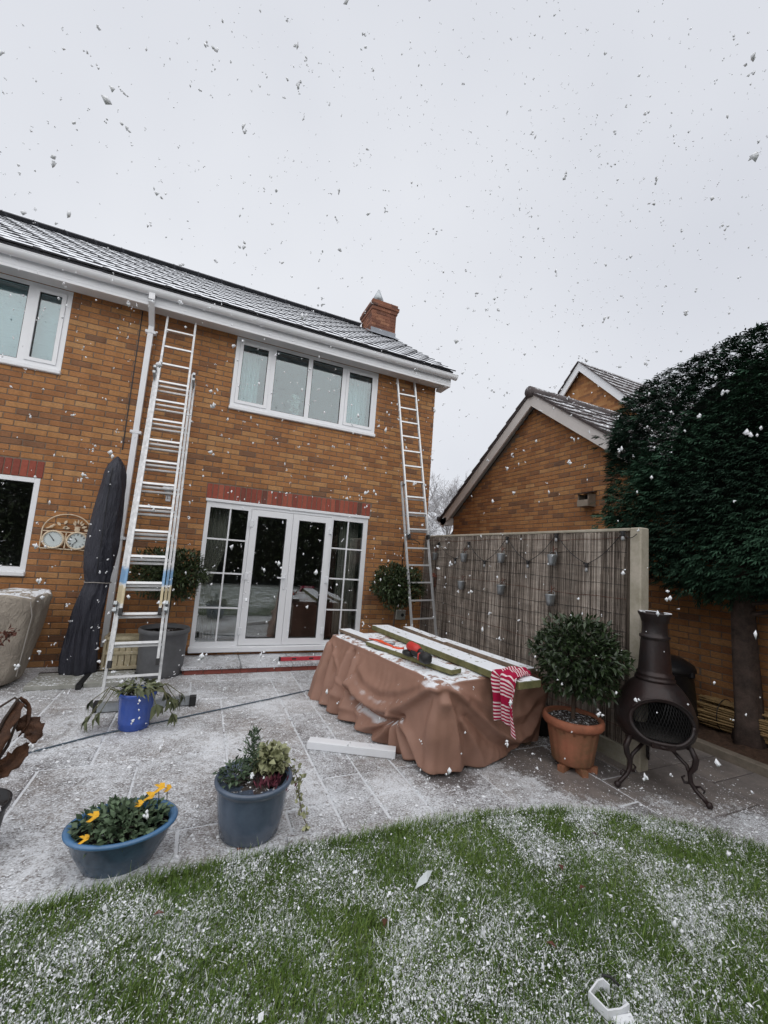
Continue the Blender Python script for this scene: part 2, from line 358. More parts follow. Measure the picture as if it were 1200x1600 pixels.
def stone_mat(name, rnd=True):
    t = NT(name); p = t.pos(); x, y, z = t.xyz(p)
    f = t.noise(4.5, 6, .65, p, .3); g = t.noise(45, 4, .7, p)
    base = t.ramp(f, [(.25, (.105,.098,.095)), (.5, (.185,.17,.165)), (.75, (.27,.245,.225))])
    if rnd:
        r = t.n('ShaderNodeObjectInfo').outputs['Random']
        base = t.mix(.55, base, t.ramp(r, [(0, (.55,.52,.55)), (.5, (1,.97,.95)), (1, (1.3,1.2,1.12))]), 'MULTIPLY')
    base = t.mix(.3, base, t.ramp(g, [(.3, (.5,.5,.5)), (.7, (1.3,1.3,1.3))]), 'MULTIPLY')
    # thin wind-blown snow, thinner where the fence, hedge and pots shelter the stone
    sp = t.noise(95, 3, .8, t.scaled(p, (.75, 1.25, 1))); sp2 = t.noise(17, 4, .65, p); big = t.noise(1.5, 3, .55, p)
    shel = None
    for (cx, cy, r0, r1, k) in ((3.85,-3.60,.45,.95,1.0), (3.0,-3.7,.2,.55,.9), (2.75,-3.40,.12,.45,.75), (1.9,-3.45,.02,.28,.5), (4.55,-4.25,.35,.95,1.0), (3.3,-2.8,.1,.5,.9)):
        dd = t.math('SQRT', t.math('ADD', t.math('POWER', t.math('ABSOLUTE', t.math('SUBTRACT', x, cx)), 2.0), t.math('POWER', t.math('ABSOLUTE', t.math('SUBTRACT', y, cy)), 2.0)))
        dd = t.math('ADD', dd, t.math('MULTIPLY', t.math('SUBTRACT', sp2, .5), .35))
        s = t.math('MULTIPLY', t.math('SUBTRACT', 1.0, t.step(dd, r0, r1)), k)
        shel = s if shel is None else t.math('MAXIMUM', shel, s)
    amt = t.math('ADD', t.math('ADD', t.math('MULTIPLY', sp, .72), t.math('MULTIPLY', sp2, .30)), t.math('MULTIPLY', big, .42))
    amt = t.math('SUBTRACT', amt, t.math('MULTIPLY', shel, .42))
    s = t.step(amt, .60, .82)
    s = t.math('MULTIPLY', s, .86)
    col = t.mix(s, base, SNOW)
    t.bump(t.math('ADD', t.math('MULTIPLY', f, .6), t.math('MULTIPLY', s, .5)), .5, .008)
    wet = t.math('MULTIPLY', t.math('SUBTRACT', 1.0, s), .45)
    return t.fin(col, t.math('SUBTRACT', .88, wet), 0, .4)
M['stone'] = stone_mat('patio_stone'); M['stonebase'] = stone_mat('edging_stone')
def joint_mat():
    t = NT('patio_joint'); p = t.pos(); f = t.noise(24, 4, .6, p); x, y, z = t.xyz(p)
    s = t.math('SUBTRACT', t.step(f, .28, .45), t.step(x, 3.0, 3.6), clamp=True)
    return t.fin(t.mix(t.math('MULTIPLY', s, .8), (.12,.105,.10,1), SNOW), .9)
M['joint'] = joint_mat()
def lawnbase():
    t = NT('lawn_soil_snow'); p = t.pos(); big = t.noise(3.2, 4, .6, p); sp = t.noise(70, 3, .7, p)
    s = t.step(t.math('ADD', t.math('MULTIPLY', sp, .6), t.math('MULTIPLY', big, .5)), .50, .66)
    base = t.ramp(t.noise(20, 4, .6, p), [(.3, (.035,.05,.014)), (.7, (.085,.095,.035))])
    t.bump(sp, .6, .01); return t.fin(t.mix(s, base, SNOW), .95)
M['lawn'] = lawnbase()
def glass_mat(name, refl=.10, tint=(.92,.96,.97)):
    t = NT(name); fr = t.n('ShaderNodeFresnel', {'IOR': 1.5}).outputs[0]
    g = t.n('ShaderNodeBsdfGlossy', {'Color': (1,1,1,1), 'Roughness': .0}); tr = t.n('ShaderNodeBsdfTransparent', {'Color': (*tint, 1)})
    f = t.math('ADD', t.math('MULTIPLY', fr, 1.6), refl, clamp=True)
    mxs = t.n('ShaderNodeMixShader', {0: f, 1: tr.outputs[0], 2: g.outputs[0]}); t.t.links.new(mxs.outputs[0], t.out.inputs[0]); return t.m
M['glass'] = glass_mat('door_glass', .10); M['glass_up'] = glass_mat('window_glass', .06, (.80,.93,.95))
def cover_mat():
    t = NT('brown_cover_fabric'); p = t.pos(); n3 = t.xyz(t.norm())[2]
    f = t.noise(3.2, 4, .6, p); g = t.noise(420, 2, .5, p)
    base = t.ramp(f, [(.3, (.255,.140,.100)), (.7, (.335,.190,.140))])
    x, y, z = t.xyz(p)
    s1 = t.math('MULTIPLY', t.step(n3, .70, .93), t.step(t.math('ADD', t.noise(16, 4, .65, p), t.math('MULTIPLY', t.noise(3, 2, .5, p), .5)), .62, .76))
    s2 = t.math('MULTIPLY', t.step(n3, .30, .7), t.step(t.noise(22, 4, .7, t.scaled(p, (1.4,1.4,.8))), .66, .70))
    s = t.math('MULTIPLY', t.math('MAXIMUM', s1, t.math('MULTIPLY', s2, .85)), t.step(t.math('SUBTRACT', 3.5, x), .1, .6))
    t.bump(g, .08, .002)
    return t.fin(t.mix(s, base, SNOW), t.math('ADD', .55, t.math('MULTIPLY', s, .3)), 0, .35)
M['cover'] = cover_mat()
def reed_mat():
    t = NT('reed_screen'); f = t.n('ShaderNodeAttribute', attribute_name='tint').outputs['Fac']; p = t.pos()
    col = t.ramp(f, [(0, (.075,.062,.053)), (.3, (.18,.152,.13)), (.7, (.37,.325,.285)), (1, (.62,.57,.52))])
    col = t.mix(.6, col, t.ramp(t.noise(3, 4, .65, t.scaled(p, (1,1.5,6))), [(.3, (.5,.48,.46)), (.7, (1.25,1.2,1.15))]), 'MULTIPLY')
    return t.fin(col, .85, 0, .2)
M['reed'] = reed_mat()
def stripe_mat():
    t = NT('striped_towel'); u = t.n('ShaderNodeAttribute', attribute_name='tint').outputs['Fac']
    s = t.math('FRACT', t.math('MULTIPLY', u, 24.0)); a = t.step(s, .52, .6); b = t.step(t.noise(0, 0, 0), 2, 3)
    band = t.math('FRACT', t.math('MULTIPLY', u, 3.0)); keep = t.step(band, .28, .34)
    col = t.mix(t.math('MULTIPLY', a, keep), (.36,.014,.055,1), (.74,.62,.63,1))
    t.bump(t.noise(300, 2, .5, t.pos()), .2, .002); return t.fin(col, .95, 0, .1)
M['towel'] = stripe_mat()
def ladder_paint():
    t = NT('paint_splashed_aluminium'); z = t.xyz(t.pos())[2]; n_ = t.noise(30, 4, .7, t.pos())
    zz = t.math('ADD', z, t.math('MULTIPLY', t.math('SUBTRACT', n_, .5), .12))
    blue = t.math('MULTIPLY', t.step(zz, 1.12, 1.16), t.math('SUBTRACT', 1.0, t.step(zz, 1.27, 1.33)))
    yel = t.math('MULTIPLY', t.step(zz, .93, .96), t.math('SUBTRACT', 1.0, t.step(zz, 1.10, 1.14)))
    base = t.ramp(t.noise(18, 4, .6, t.pos()), [(.3, (.42,.43,.44)), (.7, (.66,.67,.68))])
    c = t.mix(t.math('MULTIPLY', blue, .8), base, (.10,.30,.55,1)); c = t.mix(t.math('MULTIPLY', yel, .65), c, (.55,.42,.16,1))
    paint = t.math('MAXIMUM', blue, yel)
    return t.fin(c, .42, t.math('MULTIPLY', t.math('SUBTRACT', 1.0, paint), .6), .4)
M['alu_paint'] = ladder_paint()

# ================================================================== SETTING
g = MB(); g.add([(-60,-60,-.06),(60,-60,-.06),(60,60,-.06),(-60,60,-.06)], [(0,1,2,3)])
gr = g.build('ground', pm('garden_ground', (.10,.09,.07), .95, .3, 3, bump=.5, snow=.5)); gr['kind'] = 'structure'

# lawn outline (edge of the curved bed of grass)
EDGE = [(-4.5,-4.15),(-2.5,-4.08),(-1.2,-4.0),(-.58,-3.965),(-.2,-3.94),(.2,-3.93),(.6,-3.935),(1.0,-3.955),(1.4,-3.965),(1.75,-3.99),(2.05,-4.03),(2.35,-4.11),(2.63,-4.23),(2.95,-4.45),(3.12,-4.62),(3.3,-4.83),(3.55,-5.2),(3.75,-5.7),(3.85,-6.4)]
def smooth_line(P, k=8):
    out = []; P = [Vector((*p, 0)) for p in P]
    for i in range(len(P)-1):
        a, b, c, d = P[max(i-1,0)], P[i], P[i+1], P[min(i+2,len(P)-1)]
        for j in range(k):
            t = j/k; out.append(.5*((2*b)+(c-a)*t+(2*a-5*b+4*c-d)*t*t+(3*b-a-3*c+d)*t**3))
    return out+[P[-1]]
EL = smooth_line(EDGE); EX = np.array([p.x for p in EL]); EY = np.array([p.y for p in EL])
def edge_y(x): return np.interp(x, EX, EY)
LAWN_Z = .022
lb = MB(); n = len(EL)
vs_ = [(p.x, p.y, LAWN_Z) for p in EL]+[(p.x, -11.5, LAWN_Z) for p in EL]+[(p.x, p.y, -.03) for p in EL]
lb.add(vs_, [(i, i+1, n+i+1, n+i)[::-1] for i in range(n-1)]+[(2*n+i, 2*n+i+1, i+1, i) for i in range(n-1)])
lawn = lb.build('lawn', M['lawn']); lawn['kind'] = 'structure'

# patio bed and its stone slabs
pb = MB(); pb.box(-6, 4.56, -6.5, .05, -.05, -.0055)
patio = pb.build('patio', M['joint']); patio['kind'] = 'structure'
U = .30; NX, NY = 30, 21; X0, Y0 = -4.45, -6.25
used = np.zeros((NX, NY), bool); rs = random.Random(12)
for j in range(NY-1, -1, -1):
    for i in range(NX):
        if used[i, j]: continue
        opts = [(3,2),(2,2),(2,3),(3,2),(2,2),(2,1),(3,3),(1,2)]; rs.shuffle(opts)
        for (a, b) in opts+[(2,1),(1,2),(1,1)]:
            if i+a <= NX and j-b+1 >= 0 and not used[i:i+a, j-b+1:j+1].any(): break
        used[i:i+a, j-b+1:j+1] = True
        x0, x1, y1, y0 = X0+i*U, X0+(i+a)*U, Y0+(j+1)*U, Y0+(j-b+1)*U
        xm = (x0+x1)/2
        if y1 < float(edge_y(xm))-.10 and y1 < float(edge_y(x0))-.1 and y1 < float(edge_y(x1))-.1: continue
        gp = .008; dz = rs.uniform(-.001, .004)
        s = MB(); s.cbox(x0+gp, min(x1, 4.55)-gp, y0+gp, min(y1, .0)-gp, -.03, dz, .006)
        s.v = [(v_[0]+rs.uniform(-.003,.003), v_[1]+rs.uniform(-.003,.003), v_[2]) for v_ in s.v]
        s.build('slab', M['stone'], patio)
# edging stones following the lawn
ed = bpy.data.objects.new('lawn_edging', None); COL.objects.link(ed); ed['kind'] = 'structure'
ed['label'] = 'curved row of small edging stones between the patio and the lawn'
acc = 0; i0 = 0; k = 0
for i in range(1, len(EL)):
    acc += (EL[i]-EL[i-1]).length
    if acc > .24+.08*((k*7) % 3) or i == len(EL)-1:
        seg = EL[i0:i+1]; top = []; bot = []
        for q, p in enumerate(seg):
            t = (seg[min(q+1,len(seg)-1)]-seg[max(q-1,0)]).normalized(); nrm = Vector((-t.y, t.x, 0))
            sh = t*(.006 if q == 0 else -.006 if q == len(seg)-1 else 0)
            top.append(p+nrm*.13+sh); bot.append(p+nrm*-.01+sh)
        s = MB(); pts = [(p.x, p.y) for p in top]+[(p.x, p.y) for p in reversed(bot)]
        s.poly(pts[::-1], -.03, .009+.004*((k*5) % 3)); s.build('edging_stone', M['stonebase'], ed)
        i0 = i; acc = 0; k += 1
# planting bed behind the timber kerb
bd = MB(); 
NXB, NYB = 12, 70
vs_ = []; 
for i in range(NXB+1):
    for j in range(NYB+1):
        vs_.append((4.62+i*.8/NXB, -7+j*6.0/NYB, .035+random.uniform(-.02,.03)))
bd.add(vs_, [(i*(NYB+1)+j, (i+1)*(NYB+1)+j, (i+1)*(NYB+1)+j+1, i*(NYB+1)+j+1) for i in range(NXB) for j in range(NYB)])
o = bd.build('planting_bed', M['mulch']); o['kind'] = 'structure'
kb = thing('timber_kerb', 'weathered grey timber kerb between the paving and the bark bed', 'kerb', (4.59,-3.5,0))
for (a, b) in ((-6.9,-4.9),(-4.895,-2.95),(-2.945,-1.1)):
    s = MB(); s.cbox(4.55, 4.645, a, b, -.03, .075, .008); s.build('sleeper', M['kerbwood'], kb)

# ================================================================== masonry
def masonry(part, axis, plane, sgn, u0, u1, z0, z1, holes, mat, parts=300, roof=None, ref=None, depth=.05, bh=.065, bl=.215):
    """stretcher-bond bricks in front of a mortar wall. axis 'x': face at y=plane looking -y. axis 'y': face at x=plane looking -x."""
    rects = []; rnd = random.Random(5)
    r0 = int(math.floor(z0/.075)); r1 = int(math.ceil(z1/.075))
    for r in range(r0, r1):
        za, zb = r*.075+.005, r*.075+.005+bh; za, zb = max(za, z0), min(zb, z1)
        if zb-za < .012: continue
        off = (r % 2)*.1125; c0 = int(math.floor((u0+off)/.225)); c1 = int(math.ceil((u1+off)/.225))
        for c in range(c0, c1+1):
            a = c*.225-off+.005; ivs = [(max(a, u0), min(a+bl, u1), za, zb)]
            for (ha, hb, hc, hd) in holes:
                nxt = []
                for (p, q, zc, zd) in ivs:
                    if q <= ha or p >= hb or zd <= hc+.002 or zc >= hd-.002: nxt.append((p, q, zc, zd)); continue
                    if p < ha: nxt.append((p, ha-.004, zc, zd))
                    if q > hb: nxt.append((hb+.004, q, zc, zd))
                    if zc < hc-.012: nxt.append((max(p,ha), min(q,hb), zc, hc-.004))
                    if zd > hd+.012: nxt.append((max(p,ha), min(q,hb), hd+.004, zd))
                ivs = nxt
            for (p, q, zc, zd) in ivs:
                if q-p < .02: continue
                if roof:                                   # gable: cut by the roof lines
                    if zc > min(roof(p), roof(q))-.01:
                        continue
                rects.append((p, q, zc, zd))
    def score(t):
        p, q, zc, zd = t; c = ((p+q)/2, plane, (zc+zd)/2) if axis == 'x' else (plane, (p+q)/2, (zc+zd)/2)
        s = pix(c)
        if s is None or not (-5 < s[0] < 1205 and -5 < s[1] < 1605): return -1
        a = pix((p, plane, zc) if axis == 'x' else (plane, p, zc)); b = pix((q, plane, zd) if axis == 'x' else (plane, q, zd))
        vis = ref(c) if ref else 1
        return abs(a[0]-b[0])*abs(a[1]-b[1])*vis
    order = sorted(rects, key=score, reverse=True); big = order[:parts]; rest = order[parts:]
    cache = {}
    def mk(p, q, zc, zd, s, at=True):
        wdt, h = q-p, zd-zc; d = depth
        if axis == 'x': s.cbox(-wdt/2, wdt/2, 0, d, -h/2, h/2, .004, at)
        else: s.cbox(0, d, -wdt/2, wdt/2, -h/2, h/2, .004, at)
    for (p, q, zc, zd) in big:
        key = (round(q-p, 3), round(zd-zc, 3)); me = cache.get(key)
        if me is None: s = MB(); mk(p, q, zc, zd, s, None); me = s.mesh('brick'); me.materials.append(mat); cache[key] = me
        o = link('brick', me, mat, part); j = rnd.uniform(-.0015, .0015)
        o.location = ((p+q)/2, plane+j, (zc+zd)/2) if axis == 'x' else (plane+j, (p+q)/2, (zc+zd)/2)
    if rest:
        s = MB()
        for (p, q, zc, zd) in rest:
            j = rnd.uniform(-.0015, .0015); T = Matrix.Translation(((p+q)/2, plane+j, (zc+zd)/2) if axis == 'x' else (plane+j, (p+q)/2, (zc+zd)/2))
            mk(p, q, zc, zd, s, T)
        o = s.build('brickwork', mat, part); o['kind'] = 'stuff'
def wall_core(s, x0, x1, z0, z1, y0, y1, holes):
    xs = sorted({x0, x1, *[min(max(v_, x0), x1) for h in holes for v_ in h[:2]]}); zs = sorted({z0, z1, *[min(max(v_, z0), z1) for h in holes for v_ in h[2:]]})
    for a, b in zip(xs, xs[1:]):
        for c, d in zip(zs, zs[1:]):
            mx_, mz_ = (a+b)/2, (c+d)/2
            if any(h[0] < mx_ < h[1] and h[2] < mz_ < h[3] for h in holes): continue
            s.box(a, b, y0, y1, c, d)

# ================================================================== HOUSE
HX0, HX1 = -4.6, 3.54
DOOR = (-.015, 2.43, .142, 2.253); WUR = (.128, 2.415, 3.583, 4.705); WUL = (-4.15, -1.887, 3.583, 4.705); WLL = (-3.7, -1.905, 1.065, 2.25)
house = thing('brick_house', 'two storey orange brick house with white windows and snow dusted dark roof', 'house', (0, 0, 0))
core = MB(); wall_core(core, HX0, HX1-.004, -.05, 4.74, .006, .30, [DOOR, WUR, WUL, WLL])
core.box(HX1-.30, HX1-.006, .31, 5.6, -.05, 4.74); core.box(HX0, HX1-.31, 5.3, 5.6, -.05, 4.74)
for i in range(20):                                    # gable end above the eaves
    yy = .0+i*.14
    core.box(HX1-.25, HX1-.01, yy, 5.6-yy, 4.74+i*.098, 4.74+(i+1)*.098)
wall = core.build('wall', M['mortar'], house)
SOLD = (-.035, 2.452, 2.253, 2.462); SOLDL = (-3.75, -1.885, 2.253, 2.462)
masonry(wall, 'x', 0, -1, HX0, HX1, 0.0, 4.735, [DOOR, WUR, WUL, WLL, SOLD, SOLDL], M['brick'], 300)
masonry(wall, 'y', HX1-.05, 1, .06, 5.6, 0.0, 4.735, [], M['brick_y'], 0)
for (a, b, nm) in ((SOLD[0], SOLD[1], 'door'), (SOLDL[0], SOLDL[1], 'window')):
    lin = MB(); lin.box(a, b, .0065, .05, 2.253, 2.462); lp = lin.build('lintel', M['mortar'], house)
    nb = int((b-a)/.075); wdt = (b-a)/nb
    s0 = MB(); s0.cbox(-wdt/2+.005, wdt/2-.005, 0, .05, 0, .203, .004); me = s0.mesh('brick')
    for i in range(nb):
        o = link('brick', me, M['brick_red'], lp); o.location = (a+(i+.5)*wdt, random.uniform(-.002, .001), 2.256)
jt = MB(); jt.box(-1.112, -1.098, -.003, .004, 2.75, 4.70); jt.build('movement_joint', M['gasket'], house)

def ring(s, x0, x1, z0, z1, wd, y0, y1):
    s.box(x0, x1, y0, y1, z0, z0+wd); s.box(x0, x1, y0, y1, z1-wd, z1); s.box(x0, x0+wd, y0, y1, z0+wd, z1-wd); s.box(x1-wd, x1, y0, y1, z0+wd, z1-wd)
def pane(x0, x1, z0, z1, y, par, mat=None):
    s = MB(); s.box(x0, x1, y, y+.006, z0, z1); return s.build('pane', mat or M['glass_up'], par)
def window(x0, x1, z0, z1, mull, casements, mat=None):
    f = MB(); zs = z0+.055
    ring(f, x0, x1, zs, z1, .055, .004, .075)
    edges = [x0+.055]
    for mx_ in mull: f.box(mx_-.035, mx_+.035, .004, .075, zs+.055, z1-.055); edges += [mx_-.035, mx_+.035]
    edges.append(x1-.055); fr = f.build('window', M['upvc'], house)
    s = MB(); s.cbox(x0-.01, x1+.01, -.045, .06, z0, z0+.054, .008); s.build('sill', M['upvc'], fr)
    for i in range(0, len(edges), 2):
        a, b = edges[i], edges[i+1]; c, d = zs+.055, z1-.055
        if i//2 in casements:
            q = MB(); ring(q, a+.002, b-.002, c+.002, d-.002, .045, -.008, .06); q.build('sash', M['upvc'], fr); a += .047; b -= .047; c += .047; d -= .047
        gk = MB(); ring(gk, a, b, c, d, .007, .010, .035); gk.build('gasket', M['gasket'], fr)
        pane(a+.001, b-.001, c+.001, d-.001, .022, fr, mat)
    return fr
window(*WUR, [.675, 1.25, 1.82], {0, 3}); window(*WUL, [-2.30], {1}); window(*WLL, [-2.75], {0}, M['glass'])

# patio doors
pd = MB(); x0, x1, z0, z1 = DOOR; zs = .215
pd.box(x0, x1, .004, .08, z1-.085, z1-.045); pd.box(x0, x0+.055, .004, .08, zs, z1-.085); pd.box(x1-.075, x1, .004, .08, zs, z1-.085)
pd.box(.555, .60, .004, .08, zs, z1-.085); pd.box(1.815, 1.848, .004, .08, zs, z1-.085)
pd.box(x0+.055, .555, .004, .08, zs, .275); pd.box(1.848, x1-.075, .004, .08, zs, .275); pd.box(x0+.055, .555, .004, .08, 2.132, z1-.085); pd.box(1.848, x1-.075, .004, .08, 2.132, z1-.085)
pdf = pd.build('patio_door', M['upvc'], house)
s = MB(); s.cbox(x0-.015, x1+.015, -.02, .09, z1-.045, z1-.002, .006); s.build('head_trim', M['upvc'], pdf)
s = MB(); s.cbox(x0-.015, x1+.015, -.075, .09, .142, .2145, .008); s.build('sill', M['upvc'], pdf)
zb = [.275, .735, 1.215, 1.69, 2.132]
for (a, b, mid) in ((x0+.055, .555, .31), (1.848, x1-.075, 2.10)):
    br = MB(); br.box(mid-.011, mid+.011, .012, .034, .275, 2.132)
    for z in zb[1:-1]: br.box(a, mid-.011, .012, .034, z-.011, z+.011); br.box(mid+.011, b, .012, .034, z-.011, z+.011)
    br.build('glazing_bar', M['upvc'], pdf)
    for k_ in range(4):
        lo = zb[k_]+(.011 if k_ else 0); hi = zb[k_+1]-(.011 if k_ < 3 else 0)
        pane(a, mid-.011, lo, hi, .022, pdf, M['glass']); pane(mid+.011, b, lo, hi, .022, pdf, M['glass'])
for (a, b, hs) in ((.602, 1.206, -1), (1.210, 1.813, 1)):
    q = MB(); ring(q, a, b, .222, 2.160, .092, -.014, .06); lf = q.build('door_leaf', M['upvc'], pdf)
    gk = MB(); ring(gk, a+.092, b-.092, .314, 2.068, .008, -.004, .03); gk.build('gasket', M['gasket'], pdf)
    pane(a+.094, b-.094, .316, 2.066, .018, pdf, M['glass'])
    hx = a+.01 if hs < 0 else b-.01
    for hz in (.42, 1.19, 1.95):
        h = MB(); h.cbox(hx-.022, hx+.022, -.032, -.013, hz-.05, hz+.05, .005); h.tube([(hx+hs*.02,-.03,hz-.05),(hx+hs*.02,-.03,hz+.05)], .011, 8); h.build('hinge', M['white'], pdf)
h = MB(); h.cbox(1.145, 1.178, -.026, -.013, 1.02, 1.25, .005); h.tube([(1.16,-.02,1.19),(1.16,-.055,1.19),(1.05,-.06,1.19)], .010, 8); h.build('handle', M['white'], pdf)

# rooms behind the glass
def room(x0, x1, y0, y1, z0, z1, mat, mf):
    s = MB(); s.add([(x0,y0,z0),(x1,y0,z0),(x1,y1,z0),(x0,y1,z0),(x0,y0,z1),(x1,y0,z1),(x1,y1,z1),(x0,y1,z1)], [(4,7,6,5),(1,5,6,2),(2,6,7,3),(3,7,4,0)])
    s.build('interior_wall', mat, house)
    s = MB(); s.box(x0, x1, y0, y1, z0-.04, z0); s.build('interior_floor', mf, house)
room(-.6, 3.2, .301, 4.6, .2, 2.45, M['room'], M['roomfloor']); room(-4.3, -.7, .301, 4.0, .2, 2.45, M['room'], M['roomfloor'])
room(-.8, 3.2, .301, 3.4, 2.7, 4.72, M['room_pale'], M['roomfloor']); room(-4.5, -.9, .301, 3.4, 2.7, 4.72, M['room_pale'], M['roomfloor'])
# curtains, sofa, flowers, blind inside
def curtain(x0, x1, z0, z1, y, mat, label, folds=9, pinch=None, group=None):
    s = MB(); n_ = 60; rows = []
    for r in range(13):
        z = z0+(z1-z0)*r/12; row = []
        for i in range(n_):
            u = i/(n_-1); a, b = x0, x1
            if pinch:
                k_ = math.exp(-((z-pinch[0])/.45)**2)*.55
                if pinch[1] < 0: b = b-(b-a)*k_
                else: a = a+(b-a)*k_
            row.append((a+(b-a)*u, y+.028*math.sin(u*folds*2*math.pi)+.01*math.sin(u*23+z*3), z))
        rows.append(row)
    s.rings(rows, closed=False); o = s.build('curtain', mat, None, True); md = o.modifiers.new('t', 'SOLIDIFY'); md.thickness = .004
    return tag(o, label, 'curtain', group)
curtain(.03, .36, .25, 2.3, .36, M['curtain'], 'cream pleated curtain tied back inside the left patio side window', 8, (1.0, -1))
curtain(2.08, 2.40, .25, 2.3, .36, M['curtain'], 'cream pleated curtain hanging inside the right patio side window', 8)
curtain(1.93, 2.06, .25, 2.3, .40, M['curtain_dark'], 'dark brown curtain beside the cream one at the patio side window', 4)
curtain(.20, .52, 3.3, 4.68, .36, M['curtain_pale'], 'pale curtain at the end of the bedroom window away from the ladder by the corner', 7)
curtain(1.93, 2.36, 3.3, 4.68, .36, M['curtain_pale'], 'pale curtain in the bedroom window beside the house corner ladder', 9)
bl = thing('window_blind', 'white slatted blind closed behind the small upper window', 'blind', (-3.0, .2, 3.6))
sm = MB(); sm.cbox(-.0, 1.0, -.012, .012, -.001, .001, .0004); 
for i in range(30):
    s = MB(); s.bar((-4.1, .20, 3.63+i*.035), (-1.93, .20, 3.63+i*.035), .044, .002, (0, .22, .97)); s.build('slat', M['blind'], bl)
s = MB(); s.cbox(-4.1, -1.93, .18, .22, 4.665, 4.695, .004); s.build('head_rail', M['blind'], bl)
sf = thing('sofa', 'pale fabric sofa inside the room behind the patio doors', 'sofa', (.7, 1.0, .2))
for nm, b in (('base', (.1,1.25,.75,1.55,.22,.50)), ('backrest', (.1,1.25,.55,.78,.22,1.02)), ('arm', (-.12,.098,.55,1.55,.22,.78)), ('arm', (1.252,1.47,.55,1.55,.22,.78)), ('cushion', (.11,.67,.785,1.5,.502,.66)), ('cushion', (.68,1.24,.785,1.5,.502,.66))):
    s = MB(); s.cbox(*b, .05); o = s.build(nm, M['sofa'], sf, False); md = o.modifiers.new('b', 'BEVEL'); md.width = .03; md.segments = 3
fv = thing('flower_vase', 'vase of pale flowers standing inside the upper window', 'vase', (1.12, .25, 3.6))
s = MB(); s.lathe([(.04,3.585),(.05,3.62),(.035,3.72),(.045,3.78)], 16, (1.12,.24,0)); s.build('vase', M['white'], fv, True)
s = MB()
for i in range(46): s.blob((1.12+random.gauss(0,.055), .24+random.gauss(0,.04), 3.92+random.gauss(0,.09)), random.uniform(.018,.034))
s.build('flowers', M['flower'], fv)

# roof
PT = R_(35); ey, ez = -.40, 4.905; ca, sa = math.cos(PT), math.sin(PT); RX0, RX1 = -4.3, 3.69; G_, NR, NC = .316, 12, 23
def rp(x, d, h=0): return Vector((x, ey+d*ca-h*sa, ez+d*sa+h*ca))
rl = G_*NR
rf = MB(); q = [rp(RX0,.02,-.05), rp(RX1-.03,.02,-.05), rp(RX1-.03,rl,-.05), rp(RX0,rl,-.05)]; q2 = [rp(RX0,.02,-.012), rp(RX1-.03,.02,-.012), rp(RX1-.03,rl,-.012), rp(RX0,rl,-.012)]
rf.add(q+q2, [(0,3,2,1),(4,5,6,7),(0,1,5,4),(1,2,6,5),(2,3,7,6),(3,0,4,7)])
yr = rp(0, rl).y; zr = rp(0, rl).z
rf.add([(RX0,yr+.003,zr-.01),(RX1,yr+.003,zr-.01),(RX1,2*yr-ey,ez-.01),(RX0,2*yr-ey,ez-.01)], [(0,1,2,3)])
roof = rf.build('roof', M['tile'], house)
tw = (RX1-RX0)/NC; cache = {}
for r in range(NR):
    off = -.5 if r % 2 else 0; c = 0
    while True:
        a = RX0+(c+off)*tw; b = a+tw; c += 1
        if a >= RX1-.01: break
        a = max(a, RX0); b = min(b, RX1)
        key = round(b-a, 3); me = cache.get(key)
        if me is None:
            s = MB(); wdt = b-a; v_ = []
            L0, L1 = -.0, G_+.06
            for (d, hb, ht) in ((L0, .002, .022), (L1, -.016, .004)):
                for x in (-wdt/2+.0015, -wdt*.30, -wdt*.22, wdt/2-.0015):
                    rise = .007 if x < -wdt*.25 else 0
                    for h in (hb, ht+rise): v_.append((x, d*ca-h*sa, d*sa+h*ca))
            fs = []
            for i in range(3): A = i*2; fs += [(A+1, A+3, A+11, A+9), (A, A+8, A+10, A+2), (A, A+2, A+3, A+1)]
            fs += [(0,1,9,8), (6,14,15,7), (8,9,11,10),(10,11,13,12),(12,13,15,14)]
            s.add(v_, fs); me = s.mesh('roof_tile'); me.materials.append(M['tile']); cache[key] = me
        o = link('roof_tile', me, M['tile'], roof); o.location = rp((a+b)/2, r*G_, random.uniform(-.002,.003)); o.rotation_euler = (0, random.uniform(-.006,.006), 0)
s0 = MB(); n_ = 10
rows = []
for x in (-.236, .236): rows.append([(x, .125*math.cos(math.pi*j/n_-.0), .02+.075*math.sin(math.pi*j/n_)) for j in range(n_+1)])
s0.rings(rows, closed=False); me = s0.mesh('ridge_tile', True); me.materials.append(M['tile'])
x = RX0+.22
while x < 2.85: o = link('ridge_tile', me, M['tile'], roof); o.location = (x, yr, zr+.0); x += .45
# eaves
s = MB(); s.box(RX0, 3.665, -.30, -.272, 4.66, 4.885); s.box(RX0, 3.66, -.304, -.298, 4.70, 4.715); fa = s.build('fascia', M['upvc'], house)
s = MB(); s.box(RX0, 3.663, -.272, -.003, 4.712, 4.724); s.box(3.56, 3.664, -.272, .02, 4.66, 4.710); s.build('soffit', M['upvc_dull'], house)
for i in range(18):
    pass
gt = MB(); rows = []
prof = [(.060*math.cos(th), .062*math.sin(th)) for th in [math.pi+math.pi*k_/10 for k_ in range(11)]]
prof = [(-.066,.008),(-.066,.0)]+prof+[(.066,0),(.066,.008)]
prof2 = [(p[0]*.93, p[1]*.93+.0015) for p in reversed(prof)]
for x in (RX0-.02, 3.73): rows.append([(x, -.364+p[0], 4.835+p[1]) for p in prof+prof2])
gt.rings(rows); gu = gt.build('gutter', M['upvc'], house)
